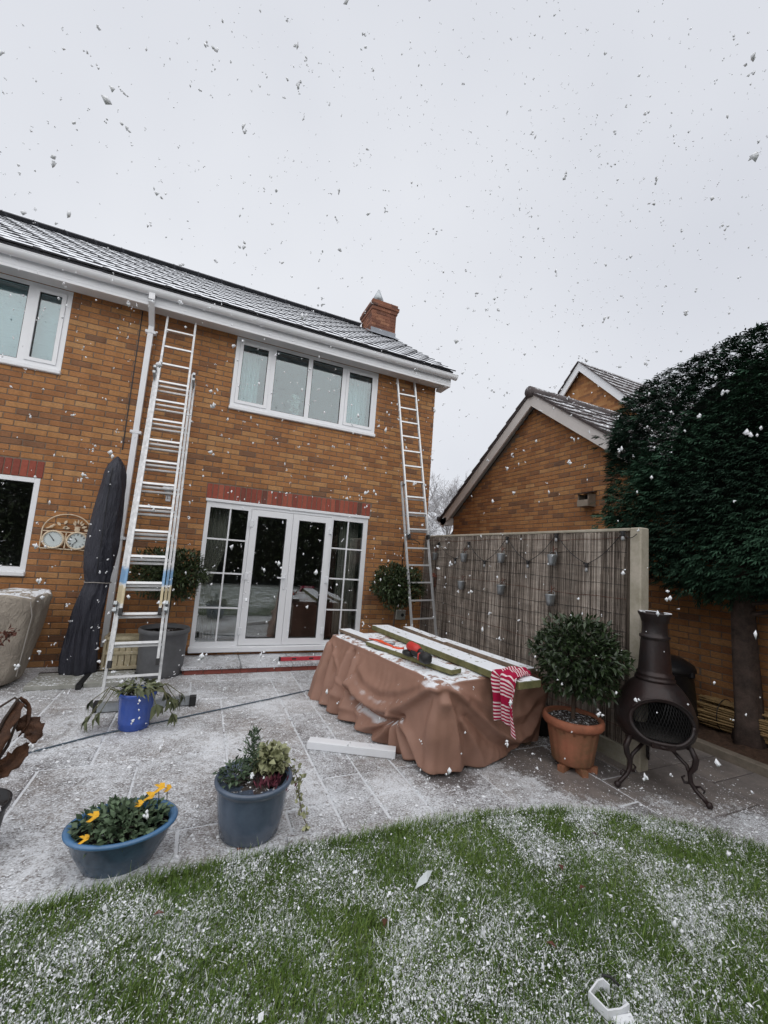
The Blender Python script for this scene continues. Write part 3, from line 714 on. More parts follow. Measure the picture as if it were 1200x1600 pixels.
for x in (-1.55, .45, 1.5, 2.4, 3.1, 3.72):
    s = MB(); rw = []
    for xx in (x-.05, x+.05) if x < 3.7 else (x-.03, x+.015): rw.append([(xx, -.364+p[0]*1.06, 4.835+p[1]*1.06) for p in prof]+[(xx, -.364+.05, 4.838), (xx, -.364-.05, 4.838)])
    s.rings(rw); s.build('joint_bracket', M['upvc'], gu)
dp = MB(); dp.bar((-.96,-.364,4.79), (-.96,-.364,4.70), .068, .068, (1,0,0)); dp.bar((-.96,-.364,4.70), (-.965,-.06,4.50), .067, .067, (1,0,0))
dp.bar((-.966,-.058,4.52), (-.985,-.058,.25), .066, .066, (1,0,0)); dpo = dp.build('downpipe', M['upvc'], house)
for z in (4.40, 3.0, 1.6):
    s = MB(); s.cbox(-1.03-.005*(4.5-z)/1, -.90-.005*(4.5-z), -.098, -.018, z-.02, z+.02, .004); s.build('bracket', M['upvc'], dpo)
# chimney
cx0, cx1, cy0, cy1 = 2.93, 3.53, 2.04, 2.74
cm = MB(); cm.box(cx0+.006, cx1, cy0+.006, cy1, 5.9, 7.22); cm.box(cx0-.018, cx1+.02, cy0-.018, cy1+.03, 7.22, 7.30); cm.box(cx0-.045, cx1+.05, cy0-.045, cy1+.05, 7.302, 7.375); cm.box(cx0-.018, cx1+.02, cy0-.018, cy1+.02, 7.377, 7.45)
CST = [(.1,(.10,.065,.055)),(.35,(.18,.085,.06)),(.65,(.24,.11,.072)),(.95,(.30,.15,.095))]
M['chim_x'] = brick_mat('chimney_brick_x', 'x', CST); M['chim_y'] = brick_mat('chimney_brick_y', 'y', CST)
chm = cm.build('chimney', M['chim_x'], house)
masonry(chm, 'x', cy0, -1, cx0, cx1, 6.2, 7.218, [], M['chim_x'], 0, depth=.02)
masonry(chm, 'y', cx0, -1, cy0+.02, cy1, 6.2, 7.218, [], M['chim_y'], 0, depth=.02)
s = MB(); s.add([rp(cx0-.12,2.72,.055), rp(cx1+.05,2.72,.055), rp(cx1+.05,3.15,.06), rp(cx0-.12,3.15,.06)], [(0,1,2,3)]); s.box(cx0-.01, cx1+.01, cy0-.012, cy0-.002, rp(0,2.98).z, rp(0,2.98).z+.16); s.build('flashing', M['lead'], chm)
s = MB(); s.lathe([(.10,0),(.095,.16),(.13,.18),(.015,.44),(.0,.45)], 14, (3.14, 2.30, 7.45)); s.build('cowl', M['galv'], chm, True)

# door step
st = thing('door_step', 'low step of grey stone on red bricks under the patio doors', 'step', (1.2, -.3, 0))
tr = MB(); a = -.08
for b in (.62, 1.28, 1.95, 2.62): tr.cbox(a+.004, b-.004, -.60, -.002, .062, .100, .005); a = b
tr.build('tread', M['stone'], st)
s = MB(); s.box(-.04, 2.58, -.555, -.01, -.03, .060); s.build('core', M['mortar'], st)
s0 = MB(); s0.cbox(-.106, .106, -.015, .05, 0, .058, .004); me = s0.mesh('brick'); me.materials.append(M['brick_riser'])
for i in range(12): o = link('brick', me, M['brick_riser'], st); o.location = (.07+i*.218, -.555, .0)
for i in range(2): o = link('brick', me, M['brick_riser'], st); o.location = (-.045, -.44+i*.22, .0); o.rotation_euler = (0, 0, -math.pi/2)

# ================================================================== GARAGE, garden wall, further house
garage = thing('brick_garage', 'brick garage gable with cream bargeboards behind the reed fence', 'garage', (5.4, -.6, 0))
GX, GY, GPH = 5.40, -.62, R_(37); GH = 2.66; GE = 2.68; tg = math.tan(GPH); GA = GE+GH*tg
groof = lambda y: GA-abs(y-GY)*tg
core = MB(); pts = [(GX+.006, GY-GH, -.05), (GX+.006, GY+GH, -.05), (GX+.006, GY+GH, GE), (GX+.006, GY, GA), (GX+.006, GY-GH, GE)]
core.add(pts+[(9.5, p[1], p[2]) for p in pts], [(0,1,2,3,4)[::-1], (5,6,7,8,9), (0,4,9,5), (1,6,7,2)])
gw = core.build('wall', M['mortar'], garage)
def gvis(c): return 1.0 if c[2] > 2.05 and c[1] > -2.3 else (.8 if c[1] < -3.0 and c[2] < 1.7 else .02)
masonry(gw, 'y', GX, -1, GY-GH, GY+GH, 0, GA, [], M['brick_y'], 300, roof=groof, ref=gvis)
for sg in (1, -1):                                        # bargeboard, soffit and roof on each side
    u = Vector((0, sg*math.cos(GPH), -math.sin(GPH))); nn = Vector((0, sg*math.sin(GPH), math.cos(GPH)))
    ap = Vector((0, GY, GA+.11)); ln = (GH+.28)/math.cos(GPH)
    def gp(x, d, h): return Vector((x, 0, 0))+ap+u*d+nn*h
    def slab(x0, x1, d0, d1, h0, h1, mat, nm, par):
        s = MB(); v_ = [gp(x, d, h) for h in (h0, h1) for (x, d) in ((x0,d0),(x1,d0),(x1,d1),(x0,d1))]
        s.add(v_, [(0,3,2,1),(4,5,6,7),(0,1,5,4),(1,2,6,5),(2,3,7,6),(3,0,4,7)]); return s.build(nm, mat, par)
    cut = -.14*tg
    s = MB(); v_ = [gp(5.20, 0, 0), gp(5.20, ln, 0), gp(5.20, ln, -.19), Vector((5.20, GY, (gp(0, .19*tg, -.19)).z))]
    v_ += [p+Vector((.03,0,0)) for p in v_]; s.add(v_, [(0,1,2,3),(7,6,5,4),(0,4,5,1),(1,5,6,2),(2,6,7,3)])
    s.build('bargeboard', M['upvc_cream'] if 'upvc_cream' in M else M.setdefault('upvc_cream', pm('cream_fascia', (.62,.59,.57), .55, .08, 4, bump=.05)), garage)
    slab(5.23, GX+.02, .05, ln, -.05, -.03, M['upvc_cream'], 'soffit', garage)
    gr_ = slab(5.17, 9.5, .0, ln+.05, .0, .02, M['tile2'], 'roof', garage)
    nrow = int((ln+.05)/.33)
    s0 = MB(); v_ = []
    for (d, hb, ht) in ((0, -.004, .012), (.37, .012, .042)):
        for x in (0, .40, .43, .55): 
            for h in (hb, ht+(.012 if x > .42 else 0)): v_.append(Vector((x,0,0))+u*d+nn*h)
    fs = []
    for i in range(3): A = i*2; fs += [(A+1,A+3,A+11,A+9), (A,A+8,A+10,A+2), (A+8,A+9,A+11,A+10), (A,A+2,A+3,A+1)]
    fs += [(0,1,9,8),(6,14,15,7)]
    if sg > 0: fs = [f[::-1] for f in fs]
    s0.add(v_, fs); me = s0.mesh('roof_tile'); me.materials.append(M['tile2'])
    for r in range(nrow):
        for c in range(5 if sg < 0 else 2):
            o = link('roof_tile', me, M['tile2'], gr_); o.location = gp(5.16+c*.552, .04+r*.33, .022)
s = MB()
for k_ in range(10): s.tube([(5.13+k_*.45, GY, GA+.13), (5.13+k_*.45+.44, GY, GA+.13)], .10, 12)
s.build('ridge', M['tile2'], garage, True)
s = MB(); s.box(5.20, 5.40, GY+GH-.0, GY+GH+.27, GE-.20, GE-.03); s.build('eaves_box', M['upvc_cream'], garage)
s = MB(); s.tube([(5.17, GY+GH+.34, GE-.04), (9, GY+GH+.34, GE-.04)], .06, 10); s.build('gutter', M['blackpot'], garage)
gwl = thing('garden_wall', 'low brick garden wall under the dark conifer beside the garage', 'wall', (5.45, -5, 0))
s = MB(); s.box(GX+.006, GX+.2, -7.2, GY-GH-.002, -.05, 1.95); wc = s.build('core', M['mortar'], gwl)
masonry(wc, 'y', GX, -1, -7.2, GY-GH, 0, 1.95, [], M['brick_y'], 60)
# house beyond
h2 = thing('neighbouring_house', 'distant brick house with white verge and snow lined roof beyond the hedge', 'house', (10, 2.4, 0))
HZ, HYc, HP = 7.93, 2.39, R_(46); hh = 3.6; t2 = math.tan(HP); he = HZ-hh*t2
s = MB(); pts = [(10, HYc-hh, 0),(10, HYc+hh, 0),(10, HYc+hh, he),(10, HYc, HZ-.12),(10, HYc-hh, he)]; s.add(pts+[(19,p[1],p[2]) for p in pts], [(0,1,2,3,4)[::-1],(0,4,9,5),(1,6,7,2),(5,6,7,8,9)]); s.build('wall', M['brick_y'], h2)
for sg in (1, -1):
    u = Vector((0, sg*math.cos(HP), -math.sin(HP))); nn = Vector((0, sg*math.sin(HP), math.cos(HP))); ap = Vector((0, HYc, HZ)); ln = (hh+.3)/math.cos(HP)
    s = MB(); v_ = [Vector((9.8,0,0))+ap+u*d+nn*h for (d,h) in ((0,0),(ln,0),(ln,-.2),(.2*t2,-.2))]; v_ += [p+Vector((.04,0,0)) for p in v_]
    s.add(v_, [(0,1,2,3),(7,6,5,4),(0,4,5,1),(1,5,6,2),(2,6,7,3)]); s.build('verge_board', M['upvc'], h2)
    s = MB(); nr = int(ln/.34)
    for r in range(nr):
        v_ = [Vector((x,0,0))+ap+u*d+nn*h for x in (9.75, 19) for (d,h) in ((r*.34,.0),(r*.34,.012),(r*.34+.36,.045),(r*.34+.36,.0))]
        s.add(v_, [(0,1,2,3),(4,7,6,5),(1,5,6,2),(2,6,7,3)])
    o = s.build('roof', M['tile2'], h2)

# ================================================================== REED FENCE
fx = 3.50
fence = thing('reed_fence', 'brown reed screen fence with pale stone end post', 'fence', (3.55, -1.9, 0))
nr = 2600; V = []; F = []; T = []
yy = rng.uniform(-3.73, -.02, nr); xx = fx+rng.uniform(-.002, .012, nr); rr = rng.uniform(.0019, .0042, nr); tt = np.clip(rng.beta(1.3, 1.5, nr)+.12*np.sin(yy*9), 0, 1)
z_lo = np.where(rng.random(nr) < .15, rng.uniform(.2, .9, nr), .15); z_hi = 2.0-np.abs(rng.normal(0, .012, nr))
for i in range(nr):
    o = len(V); lean = rng.normal(0, .006); k3 = 4
    for j in range(k3):
        z = z_lo[i]+(z_hi[i]-z_lo[i])*j/(k3-1); cx = xx[i]+rng.normal(0, .0025); cy = yy[i]+lean*j+rng.normal(0, .003)
        for a in range(4):
            th = a*math.pi/2+.4; V.append((cx+rr[i]*math.cos(th), cy+rr[i]*math.sin(th), z)); T.append(min(1, max(0, tt[i]+rng.normal(0, .04))))
    for j in range(k3-1):
        for a in range(4): F.append((o+j*4+a, o+j*4+(a+1) % 4, o+j*4+4+(a+1) % 4, o+j*4+4+a))
o = link('reed_screen', np_mesh('reed_screen', V, F, T), M['reed'], fence); o['kind'] = 'stuff'
s = MB(); s.box(fx+.022, fx+.04, -3.74, -.02, .15, 1.99); s.build('backing_panel', pm('fence_backing', (.12,.095,.075), .95, .3, 8, bump=.2), fence)
for k_ in range(13):
    z = .28+k_*.138; s = MB(); pts = [(fx-.006+.002*math.sin(y*31+k_), y, z+.010*math.sin(y*3.1+k_*1.7)+.004*math.sin(y*13+k_)) for y in np.linspace(-3.73, -.03, 60)]
    s.tube(pts, .0022, 4); s.build('wire', M['rust'] if k_ % 4 == 0 else M['darkwire'], fence)
s = MB(); s.cbox(fx-.004, fx+.10, -3.75, -.02, 2.0, 2.028, .005); s.build('top_rail', M['postwood'], fence)
s = MB(); s.cbox(fx-.004, fx+.11, -3.86, -3.755, -.05, 2.03, .01); s.build('post', M['postwood'], fence)
for (a, b) in ((-3.752, -1.90), (-1.895, -.02)):
    s = MB(); s.cbox(fx-.03, fx+.02, a, b, -.04, .148, .006); s.build('gravel_board', M['concrete'], fence)

BK = [(-.498,1.675),(-1.306,1.68),(-2.111,1.698),(-2.938,1.704),(-1.277,1.287),(-2.134,1.31),(-2.926,1.282)]
BKL = ['upper row, right beside the corner ladder', 'upper row, second from the corner ladder', 'upper row, third from the corner ladder', 'upper row, nearest the stone end post',
       'lower row, nearest the corner ladder', 'lower row, middle one', 'lower row, above the terracotta pot bay tree']
for i, (y, z) in enumerate(BK):
    b = thing('hanging_bucket', 'small galvanised bucket on the reed fence, '+BKL[i], 'bucket', (fx-.07, y, z-.06), 'galvanised buckets on the reed fence')
    s = MB(); c = (fx-.075, y, z)
    s.lathe([(.038,-.055),(.041,-.02),(.0425,-.018),(.046,.012),(.0475,.014),(.053,.05),(.056,.055),(.056,.060),(.0525,.058),(.0505,.05),(.037,-.050),(.0,-.051)], 24, c); s.build('body', M['galv'], b, True)
    s = MB(); s.tube([(c[0], y-.055, z+.05)]+[(c[0]+.02*math.sin(t), y-.055*math.cos(t), z+.05+.05*math.sin(t)) for t in np.linspace(.3, 2.84, 9)]+[(c[0], y+.055, z+.05)], .0022, 5); s.build('handle', M['galv'], b)
    s = MB(); s.tube([(c[0]+.01, y, z+.085), (c[0]+.015, y, z+.10), (c[0]+.045, y, z+.13), (fx+.01, y, z+.125)], .004, 6); s.tube([(c[0]+.01, y, z+.11), (c[0]+.012, y-.004, z+.15)], .004, 5); s.build('hook', M['rust'], b)
sl_ = thing('string_lights', 'black festoon cable with clear bulbs strung along the reed fence', 'string lights', (fx-.03, -2, 1.7))
SP = [(-.10,1.92),(-.53,1.90),(-1.03,1.665),(-1.35,1.905),(-1.73,1.65),(-2.156,1.965),(-2.53,1.68),(-2.94,1.985),(-3.33,1.685),(-3.71,1.99),(-3.84,1.97)]
s = MB(); pts = []
for (a, b) in zip(SP, SP[1:]):
    for k_ in range(8):
        t = k_/8; pts.append((fx-.028, a[0]+(b[0]-a[0])*t, a[1]+(b[1]-a[1])*t-.045*math.sin(math.pi*t)))
pts.append((fx-.028, *SP[-1])); s.tube(pts, .0034, 6); s.build('cable', M['darkwire'], sl_)
for i, (y, z) in enumerate(SP[1:-1]):
    s = MB(); s.lathe([(.010,.004),(.017,-.002),(.017,-.03),(.014,-.036)], 12, (fx-.03, y, z)); s.box(fx-.038, fx-.022, y-.028, y+.028, z-.006, z+.010); so_ = s.build('socket', M['black'], sl_)
    s = MB(); s.lathe([(.009,-.036),(.011,-.043),(.016,-.056),(.016,-.066),(.010,-.077),(.0,-.080)], 12, (fx-.03, y, z)); s.build('bulb', M['bulb'], so_, True)
ln_ = thing('hanging_lantern', 'rusty little lantern hanging on the reed fence near the corner ladder', 'lantern', (fx-.06, -.50, 1.2))
s = MB(); s.lathe([(.05,0),(.055,.01),(.02,.06),(.0,.07)], 8, (fx-.07,-.5,1.35)); s.build('cap', M['rust'], ln_)
s = MB(); s.lathe([(.045,0),(.048,.012),(.0,.012)], 8, (fx-.07,-.5,1.20)); s.build('base', M['rust'], ln_)
for k_ in range(4):
    a = k_*math.pi/2+.5; s = MB(); s.tube([(fx-.07+.043*math.cos(a), -.5+.043*math.sin(a), 1.205), (fx-.07+.046*math.cos(a), -.5+.046*math.sin(a), 1.355)], .004, 5); s.build('rod', M['rust'], ln_)
s = MB(); s.tube([(fx-.07,-.5,1.415),(fx-.06,-.5,1.47),(fx+.01,-.5,1.48)], .003, 5); s.build('hook', M['rust'], ln_)

# ================================================================== LADDERS
def ladder(name, label, foot, top, sections, mats, spacing=.27, bar=None):
    lad = thing(name, label, 'ladder', foot); foot, top = Vector(foot), Vector(top); ax = (top-foot); ax /= ax.z
    nrm = Vector((0, -1, 0)); t = ax.normalized(); nrm = (nrm-t*nrm.dot(t)).normalized(); side = t.cross(nrm).normalized()
    if side.x < 0: side = -side
    for (z0, z1, half, off, ph) in sections:
        sec = bpy.data.objects.new('section', None); COL.objects.link(sec); sec.parent = lad; sec.matrix_parent_inverse = WM(lad).inverted(); sec.location = foot+ax*z0
        for sg in (-1, 1):
            s = MB(); p = foot+ax*z0+nrm*off+side*sg*half; q_ = foot+ax*z1+nrm*off+side*sg*half
            s.bar(p, q_, .005, .030, side); s.bar(p+nrm*.016, q_+nrm*.016, .024, .006, side); s.bar(p-nrm*.016, q_-nrm*.016, .024, .006, side)
            s.build('stile', mats, sec)
            s = MB(); s.bar(p-t*.015, p+t*.05, .032, .066, side); s.build('foot_cap', M['black'], sec)
        z = math.ceil((z0+.06-ph)/spacing)*spacing+ph
        while z < z1-.05:
            s = MB(); c = foot+ax*z+nrm*off; s.bar(c-side*(half-.01), c+side*(half-.01), .026, .024, nrm); s.build('rung', M['alu'], sec); z += spacing
    return lad, foot, ax, nrm, side
lad, fo, ax, nrm, side = ladder('extension_ladder', 'tall three section aluminium ladder with paint marks leaning beside the downpipe', (-.475,-1.62,.02), (-.60,-.13,4.6), [(.0,3.72,.232,-.075,0),(.36,3.80,.203,0,.02),(.82,4.58,.172,.075,.035)], M['alu_paint'])
s = MB(); s.bar(fo+Vector((-.24,-.02,.03)), fo+Vector((.55,.02,.03)), .055, .075, (0,1,0)); sb = s.build('stabiliser_bar', M['galv'], lad)
for x in (-.245, .555): s = MB(); s.bar(fo+Vector((x-.03,0,.03)), fo+Vector((x+.03,0,.03)), .07, .09, (0,1,0)); s.build('end_cap', M['black'], sb)
for z in (3.66, 3.74, .86, .92):
    for sg in (-1, 1): s = MB(); c = fo+ax*z+side*sg*.225; s.bar(c-nrm*.08, c+nrm*.10, .03, .035, side); s.build('bracket', M['galv'], lad)
lad2, fo2, ax2, nrm2, side2 = ladder('extension_ladder', 'two section aluminium ladder leaning on the wall next to the house corner', (3.09,-1.10,.0), (2.87,-.10,4.65), [(.0,2.83,.195,-.03,0),(1.93,4.64,.165,.032,.02)], M['alu'], .255)
for z in (2.78, 1.98):
    for sg in (-1, 1): s = MB(); c = fo2+ax2*z+side2*sg*.185; s.bar(c-nrm2*.06, c+nrm2*.06, .028, .035, side2); s.build('bracket', M['galv'], lad2)

# ================================================================== foliage helpers
def leaf_arrays(P, D, N, l, w, droop=.15, fold=.25):
    n_ = len(P); D = D/np.linalg.norm(D, axis=1, keepdims=True); S = np.cross(D, N); S /= (np.linalg.norm(S, axis=1, keepdims=True)+1e-9); N = np.cross(S, D)
    l = np.broadcast_to(l, n_)[:, None]; w_ = np.broadcast_to(w, n_)[:, None]
    mid = P+D*l*.5; a = mid+S*w_*.5+N*w_*fold; b = mid-S*w_*.5+N*w_*fold; tip = P+D*l-N*l*droop
    V = np.stack([P, a, mid, tip, b], 1).reshape(-1, 3); i = np.arange(n_)[:, None]*5
    F = np.concatenate([i+np.array([0,1,2]), i+np.array([1,3,2]), i+np.array([0,2,4]), i+np.array([2,3,4])])
    return V, F
def cloud(name, mat, parent, parts, **props):                # parts: list of (V, F, tint per vertex)
    Vs, Fs, Ts = [], [], []; o_ = 0
    for V, F, T in parts: Vs.append(V); Fs.append(F+o_); Ts.append(T); o_ += len(V)
    return link(name, np_mesh(name, np.concatenate(Vs), np.concatenate(Fs), np.concatenate(Ts)), mat, parent, **props)
def rdir(n_): v_ = rng.normal(size=(n_, 3)); return v_/np.linalg.norm(v_, axis=1, keepdims=True)
def ball(c, r, n_, l, w, up=.25, inner=.35, lump=.12, seed=0):
    d = rdir(n_); k_ = rng.random(n_)**inner
    lumps = 1+lump*np.sin(d[:,0]*5+seed)*np.cos(d[:,1]*4+seed*2)+lump*.7*np.sin(d[:,2]*7+seed)
    P = np.array(c)+d*np.array(r)*(k_*lumps)[:, None]
    D = d*.75+rdir(n_)*.75+np.array([0,0,up]); N = rdir(n_)*.5+np.array([0,0,1.0])+d*.3
    V, F = leaf_arrays(P, D, N, l*rng.uniform(.7,1.25,n_), w*rng.uniform(.8,1.2,n_))
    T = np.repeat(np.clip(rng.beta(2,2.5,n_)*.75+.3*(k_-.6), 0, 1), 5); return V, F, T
def pot(name, parent, prof, c, mat, n_=40, soil_z=None, soil_r=None, sx=1, sy=1, rot=0, soil=True):
    s = MB(); s.lathe(prof, n_, c, sx, sy, closed=True, rot=rot); o = s.build(name, mat, parent, True)
    if soil:
        q_ = MB(); rows = []; 
        for k_ in range(7):
            r = soil_r*(1-k_/6.2); rows.append([(c[0]+r*sx*math.cos(2*math.pi*j/28+rot), c[1]+r*sy*math.sin(2*math.pi*j/28+rot), c[2]+soil_z+random.uniform(-.006,.010)) for j in range(28)])
        q_.rings(rows, cap=True); q_.build('soil', M['soil'], parent, True)
    return o
def bay(name, label, c, crown_c, crown_r, nl, potfn, mat, stem_r=.017, ll=.07, lw=.026, seed=0):
    t = thing(name, label, 'potted tree', c); potfn(t)
    s = MB(); z0 = potfn.soil; top = crown_c[2]-.05
    s.tube([(c[0], c[1], z0-.02), (c[0]+.02, c[1]+.01, (z0+top)/2), (crown_c[0], crown_c[1], top)], [stem_r, stem_r*.9, stem_r*.7], 8)
    for k_ in range(9):
        d = Vector((random.uniform(-1,1), random.uniform(-1,1), random.uniform(-.3,.9))).normalized(); b0 = Vector((crown_c[0], crown_c[1], top-.10+.02*k_))
        s.tube([b0, b0+Vector((d.x*crown_r[0]*.4, d.y*crown_r[1]*.4, .03)), Vector(crown_c)+Vector((d.x*crown_r[0]*.75, d.y*crown_r[1]*.75, d.z*crown_r[2]*.75))], [stem_r*.5, stem_r*.35, .003], 5)
    s.build('stem', M['twig'], t)
    cloud('crown', mat, t, [ball(crown_c, crown_r, nl, ll, lw, seed=seed)], kind='stuff'); return t

# terracotta bay tree
tcx, tcy = 3.0, -3.62
def pot_terra(t):
    s = MB(); rows = []; n_ = 96
    for (r, z, fl) in ((.150,.045,0),(.158,.06,1),(.172,.15,1),(.188,.25,1),(.199,.315,1),(.202,.33,0),(.225,.335,0),(.236,.352,0),(.238,.375,0),(.230,.398,0),(.214,.402,0),(.206,.39,0),(.196,.30,0),(.0,.29,0)):
        rows.append([(tcx+(r+(.006*fl*(abs(math.sin(8*th))-.5)))*math.cos(th), tcy+(r+(.006*fl*(abs(math.sin(8*th))-.5)))*math.sin(th), z) for th in [2*math.pi*j/n_ for j in range(n_)]])
    s.rings(rows, cap=True); s.build('pot', M['terracotta_moss'], t, True)
    s = MB(); s.lathe([(.2025,.331),(.2262,.3335),(.2382,.351),(.2402,.375),(.2315,.4005),(.213,.4045),(.2055,.39)], 64, (tcx, tcy, 0), closed=True); s.build('rim', M['terracotta'], t, True)
    q_ = MB(); rows = []
    for k_ in range(8): r = .203*(1-k_/7.3); rows.append([(tcx+r*math.cos(2*math.pi*j/32), tcy+r*math.sin(2*math.pi*j/32), .37+random.uniform(-.008,.010)) for j in range(32)])
    q_.rings(rows); q_.build('soil', M['soil'], t)
    for a in (3.4, 4.4, 5.3, 1.2):
        f = MB(); d = Vector((math.cos(a), math.sin(a), 0)); f.bar(Vector((tcx,tcy,.022))+d*.09, Vector((tcx,tcy,.022))+d*.19, .05, .046, (-d.y, d.x, 0)); f.build('pot_foot', M['terracotta_moss'], t)
pot_terra.soil = .37
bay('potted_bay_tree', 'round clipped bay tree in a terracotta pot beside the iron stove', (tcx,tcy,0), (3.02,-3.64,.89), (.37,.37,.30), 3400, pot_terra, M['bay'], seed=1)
def pot_grey(t):
    pot('pot', t, [(.235,0),(.245,.02),(.25,.05),(.258,.30),(.268,.49),(.283,.50),(.285,.545),(.275,.555),(.255,.55),(.245,.49),(.0,.48)], (-.31,-.46,0), M['greypot'], 48, .50, .25)
pot_grey.soil = .5
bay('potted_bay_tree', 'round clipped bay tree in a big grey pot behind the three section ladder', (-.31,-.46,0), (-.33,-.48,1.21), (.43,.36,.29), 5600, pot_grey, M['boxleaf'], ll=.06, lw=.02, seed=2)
def pot_dark(t):
    pot('pot', t, [(.17,0),(.19,.1),(.215,.36),(.23,.37),(.23,.41),(.21,.41),(.20,.36),(.0,.35)], (2.78,-.48,0), M['blackpot'], 36, .36, .2)
pot_dark.soil = .37
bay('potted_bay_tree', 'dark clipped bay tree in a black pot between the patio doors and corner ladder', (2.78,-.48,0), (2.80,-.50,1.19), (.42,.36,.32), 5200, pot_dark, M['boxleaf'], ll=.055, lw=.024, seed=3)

# ================================================================== CONIFER by the garage
con = thing('conifer_tree', 'big dark green clipped conifer with bare trunk beside the brick garage', 'tree', (5.12, -3.85, 0))
s = MB(); pts = []; rad = []
for k_ in range(12): z = k_*.3; pts.append((5.12+.03*math.sin(z*2), -3.86+.04*math.sin(z*1.3), z-.03)); rad.append(.112-.012*z+(.035 if k_ == 0 else 0))
n_ = 18; rows = []
for p, r in zip(pts, rad): rows.append([(p[0]+r*(1+.10*math.sin(5*th+p[2]*2)+.05*math.sin(11*th+p[2]*3))*math.cos(th), p[1]+r*(1+.10*math.sin(5*th+p[2]*2)+.05*math.sin(11*th))*math.sin(th), p[2]) for th in [2*math.pi*j/n_ for j in range(n_)]])
s.rings(rows); s.build('trunk', M['bark'], con, True)
s = MB()
for k_ in range(46):
    a = random.uniform(0, 6.28); z = random.uniform(1.25, 3.3); ln = random.uniform(.35, .9); b0 = Vector((5.12, -3.86, z)); d = Vector((math.cos(a)*.7, math.sin(a)*1.7, .25))
    s.tube([b0, b0+d*ln*.5+Vector((0,0,.03)), b0+d*ln], [.024, .015, .005], 5)
s.build('branches', M['bark'], con)
CC = np.array([5.02, -5.06, 2.78]); CR = np.array([.62, 2.45, 1.30])
def con_surface(n_, k_lo):
    d = rdir(n_*2); e = 4.0                                   # superquadric, blocky like a clipped hedge
    sc2 = (np.abs(d)**e).sum(1)**(-1/e); k_ = rng.uniform(k_lo, 1.0, n_*2)**.6
    P = d*sc2[:, None]
    bump = 1+.045*np.sin(P[:,1]*11+P[:,2]*5)+.05*np.sin(P[:,2]*9+P[:,1]*4+1)+.03*np.sin(P[:,0]*13+P[:,2]*17)+rng.normal(0,.02,n_*2)
    P = CC+P*CR*(k_*bump)[:, None]
    lo = np.interp(P[:,1], [-7,-4.6,-3.8,-3.1,-2.4,-2], [1.5,1.25,1.22,1.55,1.95,2.2])+rng.normal(0,.07,n_*2)     # ragged lower edge
    hi = np.interp(P[:,1], [-7,-5,-4.4,-4.0,-3.5,-2.9,-2.4], [3.9,4.0,4.04,4.08,3.98,3.78,3.68])+rng.normal(0,.05,n_*2)
    ok = (P[:,2] > lo) & (P[:,2] < hi); P = P[ok][:n_]; d = d[ok][:n_]; return P, d, k_[ok][:n_]
parts = []
P, d, k_ = con_surface(19000, .70)
nf = 19000; yn = rng.uniform(-1,1,nf); zn = rng.uniform(-1,1,nf); xn = -np.clip(1-np.abs(yn)**4-np.abs(zn)**4, 0, 1)**.25; dep = rng.random(nf)**2
Pf = CC+CR*np.stack([xn*(1-.22*dep)*(1+.10*np.sin(yn*13+zn*4)*np.sin(zn*8+1)), yn, zn], 1)
okf = (Pf[:,2] > np.interp(Pf[:,1], [-7,-4.6,-3.8,-3.1,-2.4,-2], [1.5,1.25,1.22,1.55,1.95,2.2])+rng.normal(0,.06,nf)) & (Pf[:,2] < np.interp(Pf[:,1], [-7,-5,-4.4,-4.0,-3.5,-2.9,-2.4], [3.9,4.0,4.04,4.08,3.98,3.78,3.68])) & (xn < -.2)
df = np.stack([-np.ones(nf), .5*yn, .4*zn], 1); df /= np.linalg.norm(df, axis=1, keepdims=True)
P = np.concatenate([P, Pf[okf]]); d = np.concatenate([d, df[okf]]); k_ = np.concatenate([k_, 1-.2*dep[okf]])
hz = d.copy(); hz[:,2] *= .35
D0 = hz*np.array([1.4,.6,1])+rng.normal(0,.38,P.shape)*np.array([1,1,.35])+np.array([-.1,0,-.10]); D0 /= np.linalg.norm(D0, axis=1, keepdims=True)
N0 = np.array([0,0,1.0])+rng.normal(0,.4,P.shape); S0 = np.cross(D0, N0); S0 /= np.linalg.norm(S0, axis=1, keepdims=True)
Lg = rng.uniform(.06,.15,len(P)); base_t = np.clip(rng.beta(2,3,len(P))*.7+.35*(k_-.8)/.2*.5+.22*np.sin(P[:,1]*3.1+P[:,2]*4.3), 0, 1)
for (tpos, ang, ll) in ((0,0,1),(.12,.55,.6),(.17,-.55,.6),(.48,.5,.5),(.5,-.5,.5)):
    Dk = D0*math.cos(ang)+S0*math.sin(ang)+np.array([0,0,-.12]); Pk = P+D0*(Lg*tpos)[:,None]
    V, F = leaf_arrays(Pk, Dk, N0, Lg*ll, Lg*.13, .15, .1); parts.append((V, F, np.repeat(np.clip(base_t+rng.normal(0,.08,len(P)), 0, 1), 5)))
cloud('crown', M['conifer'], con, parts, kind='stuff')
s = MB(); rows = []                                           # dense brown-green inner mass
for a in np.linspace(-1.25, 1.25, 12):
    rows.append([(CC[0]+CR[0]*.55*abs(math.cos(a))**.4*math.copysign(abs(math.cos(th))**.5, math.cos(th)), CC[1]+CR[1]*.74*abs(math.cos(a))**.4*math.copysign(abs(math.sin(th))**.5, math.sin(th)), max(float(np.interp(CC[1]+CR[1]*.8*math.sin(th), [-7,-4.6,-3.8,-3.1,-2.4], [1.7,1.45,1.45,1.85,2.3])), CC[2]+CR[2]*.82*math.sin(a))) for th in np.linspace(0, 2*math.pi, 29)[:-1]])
s.rings(rows); s.build('inner_growth', pm('conifer_inner', (.016,.026,.018), .95, .4, 20, bump=1.0), con)
